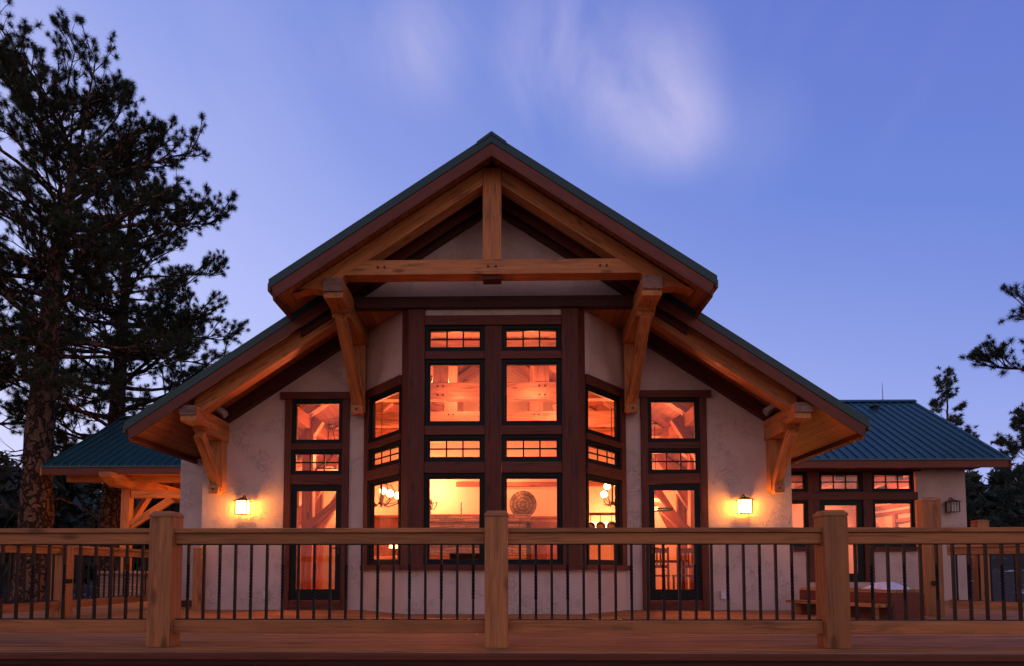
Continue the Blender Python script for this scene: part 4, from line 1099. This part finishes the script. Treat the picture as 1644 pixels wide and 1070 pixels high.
def pine(base, path, r0, env, label, seed, mat='needle', nl=64, spread=1.0, nn=120, ln=.14, wd=.0085, zmin=2.0, dens=1.0, dead=True, group=None, name='pine_tree', bias=None):
    rs = np.random.RandomState(seed); rnd = random.Random(seed)
    e = empty(name, base, label, 'tree', group); bv = np.array(base)
    path = [np.array(p, float) for p in path]
    zs = [p[2] for p in path]; ztop = zs[-1]
    def at(z):
        for i in range(len(path) - 1):
            if z <= path[i + 1][2] or i == len(path) - 2:
                t = (z - path[i][2]) / (path[i + 1][2] - path[i][2]); return path[i] * (1 - t) + path[i + 1] * t
    def rad(z): return max(.03, r0 * (1 - ((z - base[2]) / (ztop - base[2] + .3)) ** 1.3) ** .85)
    tr = MB(); K = 34; pp = []; rr = []
    for i in range(K + 1):
        z = base[2] - .3 + (ztop - base[2] + .3) * i / K; p = at(max(z, base[2])) if z > base[2] else np.array([path[0][0], path[0][1], z])
        pp.append((p[0] + rnd.uniform(-.02, .02), p[1], z)); rr.append(rad(max(z, base[2])) * (1 + .35 * math.exp(-(z - base[2]) * 2.0)) * rnd.uniform(.95, 1.05))
    tr.tube(pp, rr, 14)
    V = np.array(tr.v); F4 = [f for f in tr.f if len(f) == 4]
    to = mesh_np('trunk', V - bv, F4, M['bark'], e); to.data.shade_smooth()
    lb = MB(); TP = []; TD = []
    def curve(p, d, L, n, bend, r_a, r_b, sides=5, jit=.18):
        pts = [p.copy()]; d = d / np.linalg.norm(d)
        for i in range(n):
            d = d + np.array([0, 0, bend / n]) + rs.normal(size=3) * jit / math.sqrt(n) * .5; d /= np.linalg.norm(d)
            pts.append(pts[-1] + d * L / n)
        if r_a > 0: lb.tube([tuple(q) for q in pts], [r_a + (r_b - r_a) * i / n for i in range(n + 1)], sides, cap=False)
        return pts, d
    for k in range(nl):
        z = zmin + (ztop - zmin) * ((k + rnd.random()) / nl) ** .92
        az = k * 2.39996 + rnd.uniform(-.4, .4)
        if bias: az = rnd.choice([az, bias + rnd.gauss(0, .55)])
        Lm = np.interp(z, [q[0] for q in env], [q[1] for q in env]) * rnd.uniform(.62, 1.05)
        up = np.interp((z - zmin) / (ztop - zmin), [0, .5, 1], [-.15, .15, 1.1])
        d = np.array([math.cos(az), math.sin(az), up + rnd.uniform(-.12, .12)])
        p0 = at(z); r_l = max(.012, min(.085, Lm * .02))
        pts, dn = curve(p0, d, Lm, 8, rnd.uniform(.0, .55), r_l, r_l * .22, 6, .5)
        nb = int((4 + Lm * 3.0) * dens)
        for j in range(nb):
            t = 1 - (rnd.random() ** 1.5) * .74; i = min(7, int(t * 8)); fr_ = t * 8 - i
            q = pts[i] * (1 - fr_) + pts[i + 1] * fr_ if i < 8 else pts[-1]
            dl = pts[min(i + 1, 8)] - pts[i]; dl /= np.linalg.norm(dl)
            sd_ = np.cross(dl, [0, 0, 1]); sd_ /= np.linalg.norm(sd_) + 1e-6
            sg = rnd.choice((-1, 1)); dd_ = dl * rnd.uniform(.5, 1.0) + sd_ * sg * rnd.uniform(.3, 1.0) + np.array([0, 0, rnd.uniform(-.15, .5)])
            L2 = Lm * rnd.uniform(.14, .34) * (1.25 - .6 * t) + .25
            p2, d2 = curve(q, dd_, L2, 4, rnd.uniform(.1, .7), r_l * .30, r_l * .16, 4, .5)
            TP.append(p2[-1]); TD.append(d2)
            for u in range(int((2 + L2 * 4) * spread)):
                ii = rnd.randint(1, 3); q2 = p2[ii]
                d3 = (p2[ii + 1] - p2[ii]); d3 = d3 / np.linalg.norm(d3) + rs.normal(size=3) * .55 + np.array([0, 0, .25])
                p3, d4 = curve(q2, d3, rnd.uniform(.20, .48), 2, .3, .008, .005, 3, .3)
                TP.append(p3[-1]); TD.append(d4)
        TP.append(pts[-1]); TD.append(dn)
    if dead:
        for k in range(14):
            z = base[2] + 1.8 + rnd.random() * (zmin - base[2] + 1.0); az = rnd.uniform(0, 6.28)
            pts, dn = curve(at(z), np.array([math.cos(az), math.sin(az), rnd.uniform(-.4, .3)]), rnd.uniform(.6, 2.0), 6, rnd.uniform(-.6, .4), .028, .006, 5, .7)
            for j in range(3): curve(pts[rnd.randint(2, 5)], rs.normal(size=3) * .6 + dn, .5, 3, 0, .010, .004, 4, .6)
    V = np.array(lb.v); F4 = np.array([f for f in lb.f if len(f) == 4], dtype=object)
    tri = [f for f in lb.f if len(f) == 4]
    mesh_np('limbs', V - bv, tri, M['bark'], e)
    V, F3 = tufts(TP, TD, rs, nn, ln, wd)
    mesh_np('crown', V - bv, F3, M[mat], e)
    return e, len(TP)

e1, n1 = pine((-11.0, 16.0, -.75), [(-11.0, 16, -.75), (-10.95, 16, 4), (-10.75, 16, 8), (-10.35, 16, 10.6), (-10.8, 16, 11.9)], .40,
     [(2, 2.0), (4.8, 2.6), (5.8, 3.7), (6.5, 4.1), (7.5, 4.0), (9, 3.5), (10.6, 2.8), (11.9, 1.9)],
     'tall dark ponderosa pine with a thick trunk, foremost on the left', 11, nl=76, zmin=4.9, group='ponderosa pines left of the lodge', dens=.85)
e2, n2 = pine((-11.9, 20.5, -.6), [(-11.9, 20.5, -.6), (-11.75, 20.5, 5), (-11.6, 20.5, 9.3), (-11.5, 20.5, 12.4)], .33,
     [(2.5, 3.2), (5, 3.9), (7.5, 3.7), (9.5, 2.6), (12.4, 1.0)],
     'ponderosa pine with a slimmer trunk behind the covered entry roof', 23, nl=62, zmin=3.2, group='ponderosa pines left of the lodge')
e3, n3 = pine((-15.2, 15.8, -.75), [(-15.2, 15.8, -.75), (-15.1, 15.8, 7), (-14.9, 15.8, 11.6)], .34,
     [(2, 3.4), (7, 4.2), (10, 2.8), (11.6, 1.6)], 'ponderosa pine cut by the left edge of the picture', 37, nl=52, zmin=2.6, group='ponderosa pines left of the lodge')
pine((14.8, 16.0, -.75), [(14.8, 16, -.75), (14.8, 16, 5), (14.7, 16, 9)], .22,
     [(3.6, 1.2), (4.2, 2.4), (5.0, 3.5), (5.6, 3.3), (6.4, 1.6), (9, .5)], 'pine reaching in from the right edge of the picture above the wing roof', 41, nl=24, zmin=3.7, bias=R(190), dead=False)
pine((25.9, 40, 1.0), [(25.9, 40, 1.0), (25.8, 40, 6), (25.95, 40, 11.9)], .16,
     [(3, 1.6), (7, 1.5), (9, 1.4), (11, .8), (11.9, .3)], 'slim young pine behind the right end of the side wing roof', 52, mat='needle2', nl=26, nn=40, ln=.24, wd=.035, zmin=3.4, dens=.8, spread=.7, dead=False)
for i, (x, y, zt, r, lab) in enumerate([(28.8, 38, 9.4, 2.2, 'bushy pine on the hillside just right of the side wing'),
                                     (31.9, 37, 11.2, 2.6, 'taller pine on the hillside at the far right'),
                                     (34.0, 41, 9.5, 2.4, 'pine on the hillside by the right picture edge, behind the taller one')]):
    g0 = hill(x, y)
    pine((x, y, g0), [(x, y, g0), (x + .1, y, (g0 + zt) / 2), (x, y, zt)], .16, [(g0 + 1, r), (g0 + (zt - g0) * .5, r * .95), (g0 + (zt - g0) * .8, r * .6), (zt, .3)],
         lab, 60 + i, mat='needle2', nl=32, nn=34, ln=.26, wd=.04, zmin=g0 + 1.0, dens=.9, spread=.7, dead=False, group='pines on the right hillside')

# distant wood as one mass
def forest():
    rs = np.random.RandomState(8); V = []; F_ = []; off = 0
    for k in range(820):
        y = rs.uniform(25, 95); x = rs.uniform(-1.25, 1.25) * (y + 8)
        if abs(x) < 13 and y < 60: continue
        if y < 45 and 20 < x < 40: continue
        h = rs.uniform(3.2, 6.0) * (1.25 if x < 0 else 1) * (1 if y > 40 else .8); r = h * rs.uniform(.20, .30); g0 = hill(x, y)
        n = 420; t = rs.beta(1.1, 1.6, n); a = rs.uniform(0, 6.283, n); q = np.sqrt(rs.uniform(.05, 1, n))
        rr_ = r * (1 - t) ** .8 * q * (1 + .35 * np.sin(a * 3 + t * 19 + k)); 
        P = np.stack([x + rr_ * np.cos(a), y + rr_ * np.sin(a), g0 + .15 * h + t * h * .85], 1)
        s = h * .05
        d1 = rs.normal(size=(n, 3)) * s; d2 = rs.normal(size=(n, 3)) * s; d3 = rs.normal(size=(n, 3)) * s
        V.append(np.stack([P + d1, P + d2, P + d3], 1).reshape(-1, 3))
    V = np.concatenate(V); F_ = np.arange(len(V)).reshape(-1, 3)
    o = mesh_np('forest', V, F_, M['forest'], None); o['kind'] = 'stuff'; o['label'] = 'dark pine wood covering the hillside beyond the lodge'
forest()
print('tufts', n1, n2, n3)
